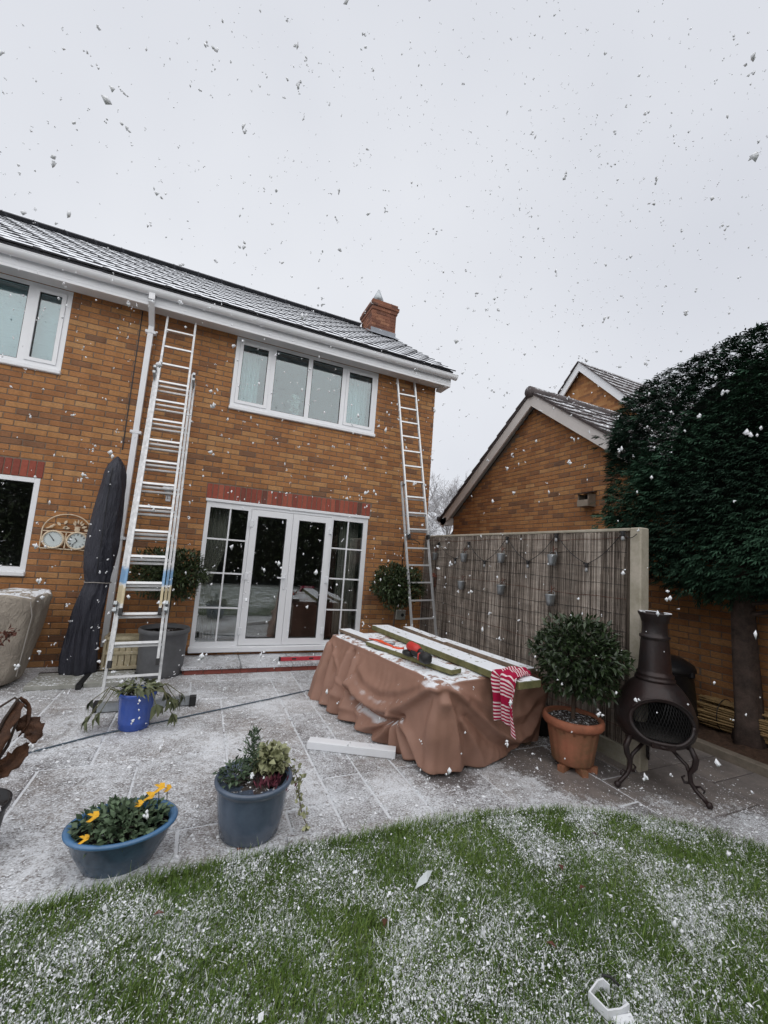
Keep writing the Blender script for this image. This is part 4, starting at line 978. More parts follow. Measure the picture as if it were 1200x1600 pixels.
# far snowy bare tree between house and garage
bt = thing('bare_tree', 'snow whitened bare tree seen in the gap between house and garage', 'tree', (11.6, 12.5, 0))
s = MB(); tw_ = MB()
def grow(p, d, ln, r, lev):
    q_ = p+d*ln; (s if lev < 2 else tw_).tube([p, (p+q_)/2+Vector((random.uniform(-1,1),random.uniform(-1,1),0))*ln*.06, q_], [r, r*.85, r*.7], 6 if lev < 2 else 3, cap=False)
    if lev >= 7: return
    for k2 in range(3 if lev > 0 else 5):
        nd = (d+Vector((random.gauss(0,.62), random.gauss(0,.62), random.gauss(.12,.35)))).normalized(); grow(p+d*ln*random.uniform(.4,1), nd, ln*random.uniform(.66,.84), max(r*.6,.009), lev+1)
rs2 = random.getstate(); random.seed(3); grow(Vector((11.6,12.5,-.05)), Vector((0,0,1)), 2.3, .17, 0); random.setstate(rs2)
s.build('trunk', M['bark'], bt); tw_.build('crown', M['frosttwig'], bt, kind='stuff')

# nest box on the garage
nb = thing('nest_box', 'weathered wooden nest box with open front on the garage wall', 'nest box', (5.3, -1.76, 2.6))
def nbx(n_, *b, m=None): s = MB(); s.cbox(*b, .003); s.build(n_, m or M['nest'], nb)
nbx('side', 5.24,5.398,-1.855,-1.840,2.60,2.80); nbx('side', 5.24,5.398,-1.675,-1.660,2.60,2.80); nbx('front', 5.225,5.239,-1.855,-1.66,2.60,2.70); nbx('floor', 5.24,5.398,-1.839,-1.676,2.602,2.615); nbx('back', 5.383,5.399,-1.839,-1.676,2.616,2.80, m=M['black'])
s = MB(); s.bar((5.20,-1.7575,2.795), (5.40,-1.7575,2.845), .235, .014, (0,1,0)); s.build('lid', pm('dark_lid', (.06,.045,.04), .8), nb)

# ================================================================== IRON STOVE (chiminea)
ch = thing('chiminea', 'dark cast iron chiminea stove on three scrolled legs', 'chiminea', (3.42, -4.03, 0))
ccx, ccy = 3.42, -4.03; ma = math.atan2(-6.245-ccy, 0-ccx)+.22   # mouth bearing (towards the lawn)
prof = [(.10,.315),(.17,.325),(.225,.355),(.262,.41),(.278,.48),(.275,.55),(.255,.62),(.222,.69),(.175,.755),(.130,.795)]
def prad(z): return float(np.interp(z, [p[1] for p in prof], [p[0] for p in prof]))
s = MB(); n_ = 72; zz = np.linspace(.318, .795, 34); idx = {}
mz, mh, mw = .535, .158, .80                                   # mouth centre height, half height, half width (rad)
def inmouth(th, z): dth = (th-ma+math.pi) % (2*math.pi)-math.pi; return (dth/mw)**2+((z-mz)/mh)**2 < 1 and z > mz-mh*.85
vs_ = []; fs = []
for i, z in enumerate(zz):
    r = prad(z)
    for j in range(n_): th = 2*math.pi*j/n_; vs_.append((ccx+r*math.cos(th), ccy+r*math.sin(th), z))
for i in range(len(zz)-1):
    for j in range(n_):
        if inmouth(2*math.pi*(j+.5)/n_, (zz[i]+zz[i+1])/2): continue
        fs.append((i*n_+j, i*n_+(j+1) % n_, (i+1)*n_+(j+1) % n_, (i+1)*n_+j))
fs.append(tuple(range(n_))[::-1]); s.add(vs_, fs); bdy = s.build('belly', M['cast'], ch, True)
s = MB(); rows = [[(ccx+(prad(z)-.022)*math.cos(2*math.pi*j/40), ccy+(prad(z)-.022)*math.sin(2*math.pi*j/40), z) for j in range(40) ] for z in np.linspace(.33,.78,12)]
vs_ = [p for r in rows for p in r]; fs = [(i*40+j, (i+1)*40+j, (i+1)*40+(j+1) % 40, i*40+(j+1) % 40) for i in range(11) for j in range(40) if not inmouth(2*math.pi*(j+.5)/40, (rows[i][0][2]+rows[i+1][0][2])/2)]
s.add(vs_, fs); s.build('inner_wall', M['castin'], bdy)
def mpt(a, e=1.0, out=.0):
    th = ma+mw*e*math.cos(a); z = mz+mh*e*max(math.sin(a), -.9); r = prad(z)+out; return Vector((ccx+r*math.cos(th), ccy+r*math.sin(th), z))
s = MB(); pts = [mpt(a, 1.0, .006) for a in np.linspace(0, 2*math.pi, 49)]; s.tube(pts, .016, 8); s.build('mouth_rim', M['cast'], ch, True)
s = MB(); pts = [mpt(a, 1.0, .022)+Vector((0,0,.012)) for a in np.linspace(.35, 2.79, 20)]; s.tube(pts, .009, 6); s.build('hood_lip', M['cast'], ch, True)
sg_ = MB()
for k_ in range(26):
    u = -1+2*(k_+.5)/26
    for (dx, dz) in ((.30, 1), (-.30, 1)):
        line = []
        for t in np.linspace(-1.2, 1.2, 15):
            a, b = u*1.3+t*dx, t
            if a*a+b*b < .98 and b > -.86:
                th = ma+mw*a; z = mz+mh*b; r = prad(z)+.002; line.append((ccx+r*math.cos(th), ccy+r*math.sin(th), z))
        if len(line) > 1: sg_.tube(line, .0016, 3, cap=False)
sg_.build('spark_mesh', M['black'], ch)
s = MB(); s.lathe([(.0,0),(.14,.0),(.19,.03),(.20,.05),(.0,.06)], 24, (ccx,ccy,.345)); s.build('ash_bed', pm('ash', (.05,.045,.042), .95, .5, 40, bump=.8, snow=.15), bdy)
s = MB(); s.lathe([(.128,.785),(.140,.795),(.140,.812),(.126,.818),(.132,.83),(.132,.842),(.118,.852),(.115,.87),(.098,1.10),(.097,1.11),(.108,1.118),(.108,1.135),(.094,1.142),(.090,1.15),(.088,1.235),(.094,1.245),(.104,1.28),(.118,1.305),(.119,1.318),(.104,1.318),(.080,1.24),(.078,1.0),(.09,.80)], 36, (ccx,ccy,0), closed=True); fl = s.build('flue', M['cast'], ch, True)
s = MB()
for k_ in range(26): a = random.uniform(0,6.28); s.blob((ccx+.108*math.cos(a), ccy+.108*math.sin(a), 1.319), (random.uniform(.006,.014),)*2+(.005,))
s.build('snow_cap', M['snow'], fl)
dr = MB(); e1 = Vector((-math.sin(ma), math.cos(ma), 0)); e0 = Vector((math.cos(ma), math.sin(ma), 0)); c = Vector((ccx,ccy,.378))+e0*.238
dr.bar(c-e1*.075, c+e1*.075, .045, .05, (0,0,1)); dr.tube([c+e0*.03-e1*.02, c+e0*.045, c+e0*.03+e1*.02], .006, 6); dr.build('ash_drawer', M['cast'], ch)
for a0 in (ma-.95, ma+.95, ma+math.pi):
    d = Vector((math.cos(a0), math.sin(a0), 0)); o_ = Vector((ccx, ccy, 0)); s = MB()
    s.tube([o_+d*r+Vector((0,0,z)) for r, z in ((.19,.37),(.245,.36),(.275,.30),(.265,.24),(.235,.19),(.240,.13),(.275,.085),(.315,.055),(.345,.03))], [.018,.021,.022,.020,.018,.017,.016,.015,.016], 8)
    s.tube([o_+d*r+Vector((0,0,z)) for r, z in ((.10,.325),(.16,.275),(.215,.235),(.24,.17),(.235,.12),(.20,.11),(.185,.14),(.205,.16))], [.014,.014,.014,.013,.012,.010,.008,.006], 7)
    s.tube([o_+d*r+Vector((0,0,z)) for r, z in ((.27,.11),(.30,.125),(.325,.11),(.32,.09))], [.009,.009,.008,.006], 6)
    s.lathe([(.0,-.024),(.016,-.019),(.024,0),(.016,.019),(.0,.024)], 12, tuple(o_+d*.352+Vector((0,0,.026)))); s.build('leg', M['cast'], ch, True)

# ================================================================== things by the bed
bn = thing('garden_bin', 'black plastic bin with rounded lid behind the iron stove', 'bin', (4.97, -3.12, 0))
s = MB(); s.lathe([(.33,.03),(.325,.08),(.285,.56),(.292,.565),(.292,.585)], 28, (4.97,-3.12,0)); s.build('body', M['blackpot'], bn, True)
s = MB(); s.lathe([(.300,.58),(.312,.59),(.312,.62),(.29,.66),(.20,.715),(.08,.735),(.0,.737)], 28, (4.97,-3.12,0)); lid = s.build('lid', M['blackpot'], bn, True)
for a in (0, 1.57, 3.14, 4.71): s = MB(); s.cbox(4.97+.30*math.cos(a)-.03, 4.97+.30*math.cos(a)+.03, -3.12+.30*math.sin(a)-.03, -3.12+.30*math.sin(a)+.03, .55, .61, .01); s.build('clip', M['blackpot'], lid)
rb = thing('reed_bundle', 'rolled straw reeds lying along the brick wall behind the conifer trunk', 'reed roll', (5.25, -4, .03)); s = MB()
for k_ in range(150):
    a = random.uniform(0,6.28); r = .15*math.sqrt(random.random()); y0_ = -3.35-random.uniform(0,.12); y1_ = -5.6+random.uniform(0,.3)
    cx, cz = 5.235+r*math.cos(a), .20+r*math.sin(a); j = lambda: random.gauss(0,.012)
    s.tube([(cx+j(), y0_, cz+j()), (cx+j(), (y0_+y1_)/2, cz+j()+.04), (cx+j(), y1_, cz+j()+.09)], random.uniform(.005,.009), 5)
s.build('reeds', M['straw'], rb, kind='stuff')
for y in (-3.6, -4.4): s = MB(); s.tube([(5.235+.165*math.cos(a), y, .21+.165*math.sin(a)) for a in np.linspace(0, 6.283, 20)], .004, 5); s.build('binding_wire', M['darkwire'], rb)
bp_ = thing('black_tub', 'small black tub half hidden between the brown cover and terracotta pot', 'tub', (3.27,-3.05,0))
s = MB(); s.lathe([(.10,0),(.105,.02),(.125,.17),(.135,.175),(.135,.19),(.12,.19),(.11,.16),(.0,.15)], 24, (3.25,-3.02,0)); s.build('body', M['blackpot'], bp_, True)
s = MB(); s.tube([(3.25-.13*math.cos(a), -3.02, .18+.10*math.sin(a)) for a in np.linspace(0, 3.14, 14)], .005, 6); s.build('handle', M['darkwire'], bp_)

# ================================================================== COVERED TABLE: cloth draped over a box by a small position-based simulation
TA = R_(9.5); T0 = Vector((1.80, -3.45, 0)); TU = Vector((math.cos(TA), math.sin(TA), 0)); TV = Vector((-math.sin(TA), math.cos(TA), 0)); TW, TL, TH = 1.22, 1.93, .665
def TT(u, v_, z): return T0+TU*u+TV*v_+Vector((0,0,z))
def drape():                                                   # baggy fitted cover: perimeter columns x height rows, pushed out by ridges, swags and tucks
    cols = []                                                  # (base u, base v, normal u, normal v, face, coordinate along face)
    rc = .045
    def straight(p, q_, n_, nu_, nv_, face):
        for i in range(n_):
            t = i/n_; u = p[0]+(q_[0]-p[0])*t; v_ = p[1]+(q_[1]-p[1])*t; cols.append((u, v_, nu_, nv_, face, v_ if face in 'LR' else u))
    def arc(cu, cv, a0, a1, n_, fa, ca_, fb, cb):
        for i in range(n_):
            t = i/n_; a = a0+(a1-a0)*t; cols.append((cu+rc*math.cos(a), cv+rc*math.sin(a), math.cos(a), math.sin(a), fa if t < .5 else fb, ca_ if t < .5 else cb))
    h = math.pi/2
    straight((0, TL-rc), (0, rc), 190, -1, 0, 'L'); arc(rc, rc, 2*h, 3*h, 10, 'L', rc, 'F', rc)
    straight((rc, 0), (TW-rc, 0), 130, 0, -1, 'F'); arc(TW-rc, rc, -h, 0, 10, 'F', TW-rc, 'R', rc)
    straight((TW, rc), (TW, TL-rc), 90, 1, 0, 'R'); arc(TW-rc, TL-rc, 0, h, 10, 'R', TL-rc, 'B', TW-rc)
    straight((TW-rc, TL), (rc, TL), 60, 0, 1, 'B'); arc(rc, TL-rc, h, 2*h, 10, 'B', rc, 'L', TL-rc)
    Cl = np.array([c[:4] for c in cols]); face = np.array([c[4] for c in cols]); crd = np.array([c[5] for c in cols]); nc = len(cols)
    NR_ = 64; tt_ = np.linspace(0, 1, NR_); zz_ = TH*(1-tt_); A = np.repeat(crd[:,None], NR_, 1); Zg = np.repeat(zz_[None], nc, 0); D = np.zeros((nc, NR_))
    def ridge(fc, pts, amp, w0, w1, sharp=2.0, below=1.0, fade=.06):
        best = np.full(A.shape, 9.0); pos = np.zeros(A.shape); sgn = np.ones(A.shape); L_ = [0]
        P_ = np.array(pts, float)
        for i in range(len(P_)-1): L_.append(L_[-1]+np.hypot(*(P_[i+1]-P_[i])))
        for i in range(len(P_)-1):
            e = P_[i+1]-P_[i]; l2 = (e**2).sum(); k_ = np.clip(((A-P_[i,0])*e[0]+(Zg-P_[i,1])*e[1])/l2, 0, 1); dx = A-P_[i,0]-k_*e[0]; dz = Zg-P_[i,1]-k_*e[1]; dd_ = np.hypot(dx, dz); mk = dd_ < best
            best = np.where(mk, dd_, best); pos = np.where(mk, (L_[i]+k_*math.sqrt(l2))/L_[-1], pos); sgn = np.where(mk, dz, sgn)
        wd_ = w0+(w1-w0)*pos; wd_ = np.where(sgn < 0, wd_*below, wd_); m_ = (face == fc)[:,None]
        return np.where(m_, amp*np.where(best < 9, (.55*np.exp(-(best/wd_)**sharp)+.45*np.exp(-(best/(wd_*1.15))**1.05)), 0)*np.clip(pos/fade+.35, 0, 1), 0)
    low = (1-Zg/TH)
    FL = face == 'L'; FF = face == 'F'
    flare = np.where(FL[:,None], np.interp(A, [0,.35,.75,1.1,1.5,1.93], [.05,.06,.12,.19,.21,.20])*low**1.4, 0)+np.where(FF[:,None], np.interp(A, [0,.2,.6,1.0,1.22], [.05,.06,.07,.0,-.05])*low**1.3, 0)+np.where((face == 'R')[:,None], -.02*low, 0)+np.where((face == 'B')[:,None], .12*low**1.4, 0)
    belly = .030*np.sin(np.pi*np.clip(low,0,1))
    lip = [(1.22,.36),(1.05,.29),(.85,.262),(.68,.27),(.50,.315),(.32,.43),(.15,.56),(.0,.665)]
    D += ridge('L', lip, .085, .10, .05, 2.0, .55, .02); D -= ridge('L', [(a, z-.080) for a, z in lip[:5]]+[(.40,.30)], .085, .040, .025)
    D += ridge('L', [(1.18,.52),(.95,.43),(.70,.42),(.42,.50),(.12,.645)], .030, .05, .03); D -= ridge('L', [(1.15,.44),(.95,.36),(.72,.345),(.46,.42),(.2,.58)], .018, .035, .025)
    for (e0, e1, am) in (((.66,.14),(.92,0),.05),((.58,.12),(.68,0),.055),((.47,.14),(.46,0),.06),((.38,.14),(.27,0),.055),((.27,.20),(.10,0),.05)):
        D += ridge('L', [(.50,.285), e0, e1], am, .012, .050, 1.4)
    for (e0, e1) in (((.62,.14),(.80,0)),((.52,.13),(.57,0)),((.42,.14),(.36,0)),((.33,.16),(.185,0))): D -= ridge('L', [(.50,.27), e0, e1], .055, .010, .03)
    D -= ridge('L', [(1.37,.62),(1.33,.36),(1.30,.02)], .065, .03, .035); D += ridge('L', [(1.27,.58),(1.22,.34),(1.17,.0)], .05, .03, .06); D += ridge('L', [(1.44,.60),(1.42,.3),(1.42,0)], .05, .03, .055)
    D += ridge('L', [(1.84,.62),(1.55,.40),(1.33,.25)], .022, .018, .012); D += ridge('L', [(1.72,.52),(1.66,.25),(1.60,.0)], .04, .03, .06); D -= ridge('L', [(1.55,.36),(1.51,.0)], .045, .02, .045)
    D += ridge('L', [(1.88,.6),(1.84,0)], .045, .03, .06); D -= ridge('L', [(1.77,.4),(1.74,0)], .04, .02, .04); D -= ridge('L', [(1.08,.24),(1.02,0)], .045, .02, .05); D += ridge('L', [(1.5,.20),(1.2,.13),(.95,.12)], .03, .03, .03)
    D += ridge('L', [(.0,.66),(.05,.35),(.03,0)], .035, .02, .05)
    D += ridge('F', [(.0,.668),(.085,.42),(.14,.0)], .055, .012, .05, 1.6, 1, .01); D += ridge('F', [(.02,.668),(.25,.50),(.56,.26),(.84,.115),(1.02,.13),(1.16,.30),(1.21,.50)], .060, .030, .075, 2.0, .55, .01)
    D -= ridge('F', [(.22,.42),(.50,.18),(.80,.035),(1.0,.04)], .045, .03, .05); D += ridge('F', [(.10,.645),(.45,.47),(.72,.335),(.98,.34),(1.2,.52)], .030, .03, .05); D -= ridge('F', [(.20,.53),(.50,.355),(.74,.235),(.95,.23),(1.15,.38)], .022, .03, .04)
    D += ridge('F', [(.16,.40),(.36,.12),(.42,.0)], .03, .02, .06); D -= ridge('F', [(.11,.48),(.22,.2),(.27,0)], .03, .015, .05); D += ridge('F', [(.6,.62),(.9,.52),(1.2,.6)], .018, .05, .05)
    oth = ((face == 'R') | (face == 'B'))[:,None]; D += np.where(oth, .03*np.sin(A*19+1.3*np.sin(Zg*5))*low**.8, 0)
    fine = .0028*np.sin(A*37+Zg*15+2*np.sin(Zg*7+A*5))+.0018*np.sin(A*61-Zg*27+3*np.sin(A*9))+.0030*np.sin(A*14+Zg*19+2*np.sin(A*7+Zg*4))
    D += fine*np.clip(low*5, 0, 1)+flare+belly
    for _ in range(1): D[:,1:-1] = .25*D[:,:-2]+.5*D[:,1:-1]+.25*D[:,2:]; D = .25*np.roll(D,1,0)+.5*D+.25*np.roll(D,-1,0)
    D *= np.clip(low/.07, 0, 1)**.7
    rise = np.where(FL, .010*np.sin(crd*9)+.012*np.sin(crd*5+2), .012*np.sin(crd*8)+.008)                      # wavy hem
    Z2 = np.maximum(.004, Zg+(rise[:,None]+.012)*low**2.5+.010*np.exp(-((1-low)/.06)**2)*np.sin(A*13))
    U = Cl[:,0][:,None]+Cl[:,2][:,None]*D; Vv = Cl[:,1][:,None]+Cl[:,3][:,None]*D
    # hem curls back under
    U[:,-1] -= Cl[:,2]*.018; Vv[:,-1] -= Cl[:,3]*.018
    side_pts = np.stack([U, Vv, Z2], -1); cen = np.array([TW/2, TL/2]); rings_ = []
    for k_ in range(14, 0, -1):
        f_ = k_/14.6; uu = cen[0]+(Cl[:,0]-cen[0])*f_; vv = cen[1]+(Cl[:,1]-cen[1])*f_
        rings_.append(np.stack([uu, vv, TH+.006+.004*np.sin(uu*13+vv*7)+.003*np.sin(vv*21+uu*5)-.004*(k_ == 14)], -1))
    allr = rings_[::-1]+[side_pts[:,j] for j in range(NR_)]
    X = np.concatenate(allr); F = []; i = np.arange(nc); i2 = (i+1) % nc
    for r_ in range(len(allr)-1): o_ = r_*nc; F.append(np.stack([o_+i, o_+nc+i, o_+nc+i2, o_+i2], 1))
    F = np.concatenate(F); X = np.concatenate([X, [[cen[0], cen[1], TH+.006]]]); F = np.concatenate([F, np.stack([np.full(nc, len(X)-1), i, i2, i2], 1)[:0]])
    W = np.array(T0)+X[:, :1]*np.array(TU)+X[:, 1:2]*np.array(TV)+X[:, 2:]*np.array([0,0,1.0]); return W, F
W, F = drape(); me = np_mesh('cover', W, F); me.polygons.foreach_set('use_smooth', [True]*len(me.polygons))
ct = thing('covered_table', 'garden table under a crumpled brown cover with snow on top', 'covered table', tuple(TT(TW/2, TL/2, 0)))
co = link('cover', me, M['cover'], ct); md = co.modifiers.new('sol', 'SOLIDIFY'); md.thickness = .004; md.offset = 0
Mt = Matrix.Translation(T0) @ Matrix.Rotation(TA, 4, 'Z')
s = MB(); s.cbox(.02, TW-.02, .02, TL-.02, TH-.06, TH-.015, .01, Mt); s.build('table_top', M['wood_brown'], ct)
for (u, v_) in ((.08,.08),(TW-.08,.08),(.08,TL-.08),(TW-.08,TL-.08)): s = MB(); s.cbox(u-.035, u+.035, v_-.035, v_+.035, .0, TH-.061, .005, Mt); s.build('leg', M['wood_brown'], ct)

# planks lying on the cover: left edge points from back to front, width, height
def plank(a, b, wd, z0, h, mat, label, tz=0):
    a, b = Vector((*a, 0)), Vector((*b, 0)); d = (b-a); ln = d.length; d.normalize(); rgt = Vector((-d.y, d.x, 0))
    if rgt.x < 0: rgt = -rgt
    Mx = Matrix(((rgt.x, d.x, 0, a.x), (rgt.y, d.y, 0, a.y), (0, 0, 1, z0), (0,0,0,1))); s = MB(); s.cbox(0, wd, 0, ln, 0, h, .003, Mx)
    o = s.build('timber_plank', mat, None); return tag(o, label, 'plank', 'timber planks lying on the covered table')
ZT = TH+.018
plank((1.60,-1.46), (1.73,-2.10), .15, ZT, .034, M['wood_brown'], 'short brown plank at the patio door end of the covered table')
plank((1.66,-2.18), (1.98,-3.30), .13, ZT, .040, M['wood_green'], 'narrow mossy plank lying under the cordless drill')
plank((2.07,-1.34), (2.30,-3.74), .24, ZT, .058, M['wood_green'], 'broad long mossy plank with the striped towel over its end')
plank((2.50,-1.36), (2.53,-2.30), .12, ZT, .045, M['wood_brown'], 'brown plank at the corner ladder end of the covered table')
plank((2.56,-2.10), (2.70,-3.38), .13, ZT+.002, .040, M['wood_brown'], 'grey brown plank along the fence side of the covered table')

# striped towel over the broad plank's end
tp = []; ZP = ZT+.058
path = [(2.56,-3.52,ZP+.004),(2.50,-3.53,ZP+.012),(2.42,-3.55,ZP+.010),(2.34,-3.58,ZP+.012),(2.275,-3.60,ZP+.004),(2.262,-3.61,ZP-.06),(2.262,-3.62,ZP-.13),(2.268,-3.625,ZP-.20),(2.275,-3.63,ZP-.27),(2.28,-3.635,ZP-.335)]
wid = [.07,.09,.105,.12,.125,.12,.11,.10,.095,.10]; NU = 26; V = []; T = []
PPp = smooth = []
NL = 46
for i in range(NL):
    t = i/(NL-1)*(len(path)-1); k_ = min(int(t), len(path)-2); f = t-k_; c = Vector(path[k_]).lerp(Vector(path[k_+1]), f); wdt = wid[k_]*(1-f)+wid[k_+1]*f
    down = min(1, max(0, (t-3.6)/1.2)); nn = Vector((0,0,1)).lerp(Vector((-1,-.1,0)), down).normalized()
    for j in range(NU):
        u = j/(NU-1)*2-1; sd = Vector((.12, -1, 0)).normalized()
        fold = .020*math.sin(u*6.5+i*.05)*(.4+.6*down)+.012*math.sin(u*11+1+i*.11)+.006*math.sin(i*.5+u*4)*(1-down)
        p = c+sd*u*wdt*(1+.06*math.sin(i*.35))+nn*(fold+.016*(1-u*u)*(1-down))
        if down > .5: p.z -= .05*u*u*(i/NL)+.035*u
        V.append(p); T.append(i/(NL-1)+.02*math.sin(u*3))
F = [(i*NU+j, i*NU+j+1, (i+1)*NU+j+1, (i+1)*NU+j) for i in range(NL-1) for j in range(NU-1)]
me = np_mesh('towel', [tuple(p) for p in V], F, T); me.polygons.foreach_set('use_smooth', [True]*len(me.polygons))
o = link('striped_towel', me, M['towel']); md = o.modifiers.new('sol', 'SOLIDIFY'); md.thickness = .005; md = o.modifiers.new('sub', 'SUBSURF'); md.levels = md.render_levels = 1
tag(o, 'red and white striped towel draped over the end of the mossy plank', 'towel')

# cordless drill, orange clamp
dl = thing('cordless_drill', 'red and black cordless drill lying on the narrow plank', 'drill', (1.87,-2.97,ZT+.04)); Z1 = ZT+.045
Md = Matrix.Translation((1.86,-2.93,Z1)) @ Matrix.Rotation(R_(-82), 4, 'Z')
def dp_(nm, fn, mat): s = MB(); fn(s); s.v = [tuple(Md @ Vector(p)) for p in s.v]; s.build(nm, mat, dl, True)
dp_('battery', lambda s: s.cbox(-.17,-.06,-.055,.035,0,.045,.012), M['black']); dp_('body', lambda s: s.tube([(-.14,.0,.075),(-.11,.0,.085),(-.02,.0,.08),(.03,.0,.07)], [.030,.044,.042,.030], 12), M['red'])
dp_('chuck', lambda s: s.tube([(.03,.0,.07),(.06,.0,.06),(.085,.0,.055)], [.028,.026,.016], 10), M['black']); dp_('handle', lambda s: s.tube([(-.07,0,.07),(-.03,-.02,.05),(.06,-.03,.035),(.12,-.03,.035)], [.03,.026,.024,.026], 10), M['black'])
dp_('spare_battery', lambda s: s.cbox(.10,.21,-.075,.015,.0,.085,.02), M['black']); dp_('red_collar', lambda s: s.cbox(.085,.105,-.07,.01,.01,.075,.01), M['red'])
cl = thing('hand_clamp', 'orange red hand clamp with grey grip lying on the snowy cover', 'clamp', (1.80,-2.3,ZT+.04)); Zc = ZT+.045
s = MB(); s.tube([(1.74,-2.08,Zc),(1.77,-2.22,Zc+.012),(1.80,-2.36,Zc+.010),(1.84,-2.46,Zc)], [.008,.010,.012,.010], 8); s.tube([(1.79,-2.12,Zc),(1.80,-2.25,Zc+.012),(1.81,-2.36,Zc+.010)], [.008,.010,.012], 8); s.build('handle', M['orange'], cl, True)
s = MB(); s.tube([(1.80,-2.34,Zc+.012),(1.83,-2.38,Zc+.02),(1.88,-2.42,Zc+.016)], [.016,.018,.014], 8); s.build('grip', M['galv'], cl, True)
s = MB(); s.tube([(1.84,-2.44,Zc),(1.83,-2.50,Zc),(1.86,-2.55,Zc),(1.91,-2.55,Zc),(1.93,-2.51,Zc)], [.011,.012,.012,.011,.008], 8); s.build('jaw', M['orange'], cl, True)

# white board, spirit level, cable
s = MB(); a = Vector((.958,-2.80,0)); b = Vector((1.595,-3.145,0)); d = (b-a); ln = d.length; d.normalize(); q_ = Vector((-d.y, d.x, 0))
Mx = Matrix(((d.x, q_.x, 0, a.x), (d.y, q_.y, 0, a.y), (0,0,1,.004), (0,0,0,1)))
wb = thing('white_board', 'white plastic board offcut lying on the patio against the brown cover', 'board', tuple((a+b)/2))
s.cbox(0, ln, 0, .012, 0, .058, .002, Mx); s.build('face', M['white'], wb); s = MB(); s.cbox(0, ln, .0125, .10, .046, .058, .002, Mx); s.build('top', M['white'], wb); s = MB(); s.cbox(0, ln, .088, .10, 0, .0455, .002, Mx); s.build('back', M['white'], wb)
lv = thing('spirit_level', 'red spirit level resting on the patio door step', 'spirit level', (1.45,-.42,.1))
s = MB(); s.cbox(1.13,1.76,-.455,-.43,.1005,.152,.003); s.build('body', M['redlevel'], lv)
for x in (1.128, 1.762): s = MB(); s.cbox(x-.012, x+.012, -.458, -.427, .1005, .155, .003); s.build('end_cap', M['black'], lv)
for x in (1.32, 1.56): s = MB(); s.cbox(x-.03, x+.03, -.4575, -.4275, .118, .138, .002); s.build('vial', M['black'], lv)
s = MB(); s.tube([(x, y, .009+.002*math.sin(x*9)) for x, y in [(-2.9,-3.0),(-2.0,-2.78),(-1.118,-2.449),(-.616,-2.165),(-.2,-2.0),(.196,-1.853),(.8,-1.62),(1.375,-1.376),(2.2,-1.0)]], .0065, 8); tag(s.build('cable', M['cable'], None, True), 'thin blue grey cable lying across the snowy patio', 'cable')

# ================================================================== LEFT SIDE: parasol, grill cover, crate, clock, lantern
ps = thing('covered_parasol', 'closed parasol in a dark navy cover tied at the waist', 'parasol', (-1.1,-.45,0))
secs = [(.03,-1.125,.150,.12),(.10,-1.135,.165,.13),(.30,-1.14,.160,.13),(.60,-1.125,.145,.12),(.85,-1.10,.138,.115),(1.00,-1.085,.128,.105),(1.07,-1.075,.120,.10),(1.12,-1.082,.130,.11),(1.25,-1.09,.152,.13),(1.50,-1.088,.166,.14),(1.80,-1.082,.158,.135),(2.05,-1.072,.140,.12),(2.25,-1.062,.125,.11),(2.38,-1.058,.112,.10),(2.47,-1.055,.085,.075),(2.54,-1.055,.042,.04),(2.575,-1.057,.010,.01)]
s = MB(); rows = []; n_ = 72
zs_ = np.concatenate([np.linspace(.03,2.5,60), [2.53,2.555,2.575]])
A_ = np.array(secs)
for z in zs_:
    cx, rx, ry = (np.interp(z, A_[:,0], A_[:,k_]) for k_ in (1,2,3)); row = []
    for j in range(n_):
        th = 2*math.pi*j/n_; low = max(0, (1.02-z)/1.0); up_ = max(0, 1-abs(z-1.75)/.7); nw = math.exp(-((z-1.07)/.10)**2)
        f = 1+(.13+.06*low)*min(1, low*3+.25)*(1-2*abs(math.sin(2.5*th+.8*math.sin(z*2.2)+.3)))*.9+.03*(1-2*abs(math.sin(4.5*th+z*1.7+math.sin(z*5))))+.02*math.sin(3*th+z*14)*math.exp(-((z-2.3)/.2)**2)+.05*low*math.sin(11*th+z*2.5)+.035*up_*math.sin(4*th+z*1.4)+.05*nw*math.sin(13*th)+.018*math.sin(7*th+z*9)*math.sin(z*6)
        row.append((cx+rx*f*math.cos(th), -.47+ry*f*math.sin(th)+.02*math.sin(z*1.3), z))
    rows.append(row)
s.rings(rows); s.build('cover', M['parasol'], ps, True)
s = MB(); s.tube([(-1.075+.131*math.cos(a), -.47+.02*math.sin(1.39)+.110*math.sin(a), 1.07+.004*math.sin(3*a)) for a in np.linspace(0, 6.283, 40)], .006, 6); s.build('tie_cord', M['cord'], ps)
s = MB(); s.tube([(-1.075+.002*math.sin(z*5), -.47+.02*math.sin(z*1.3)-float(np.interp(z, A_[:,0], A_[:,3]))*1.03, z) for z in np.linspace(1.15, 2.42, 24)], .0035, 5); s.build('zip', M['black'], ps)
s = MB(); s.tube([(-1.1,-.46,.0),(-1.1,-.46,.2)], .03, 12); s.bar((-1.02,-.95,.03), (-1.02,-.1,.03), .045, .05, (1,0,0)); s.bar((-1.5,-.42,.025), (-.6,-.42,.025), .045, .045, (0,1,0)); s.build('base_frame', M['black'], ps)
for k_, (x0_, x1_, y0_, y1_, lb_) in enumerate(((-1.49,-1.05,-.90,-.45,'grey concrete slab weighting the parasol foot next to the tan cover'), (-.99,-.56,-.88,-.45,'grey concrete slab weighting the parasol foot next to the wooden crate'))):
    s = MB(); s.cbox(x0_, x1_, y0_, y1_, .001, .052, .006); tag(s.build('concrete_slab', M['slabgrey']), lb_, 'slab', 'slabs weighting the parasol')
gc = thing('covered_furniture', 'bulky tan fabric cover with flat top standing beside the house wall', 'covered furniture', (-2.05,-.55,0))
rows = []; n_ = 96
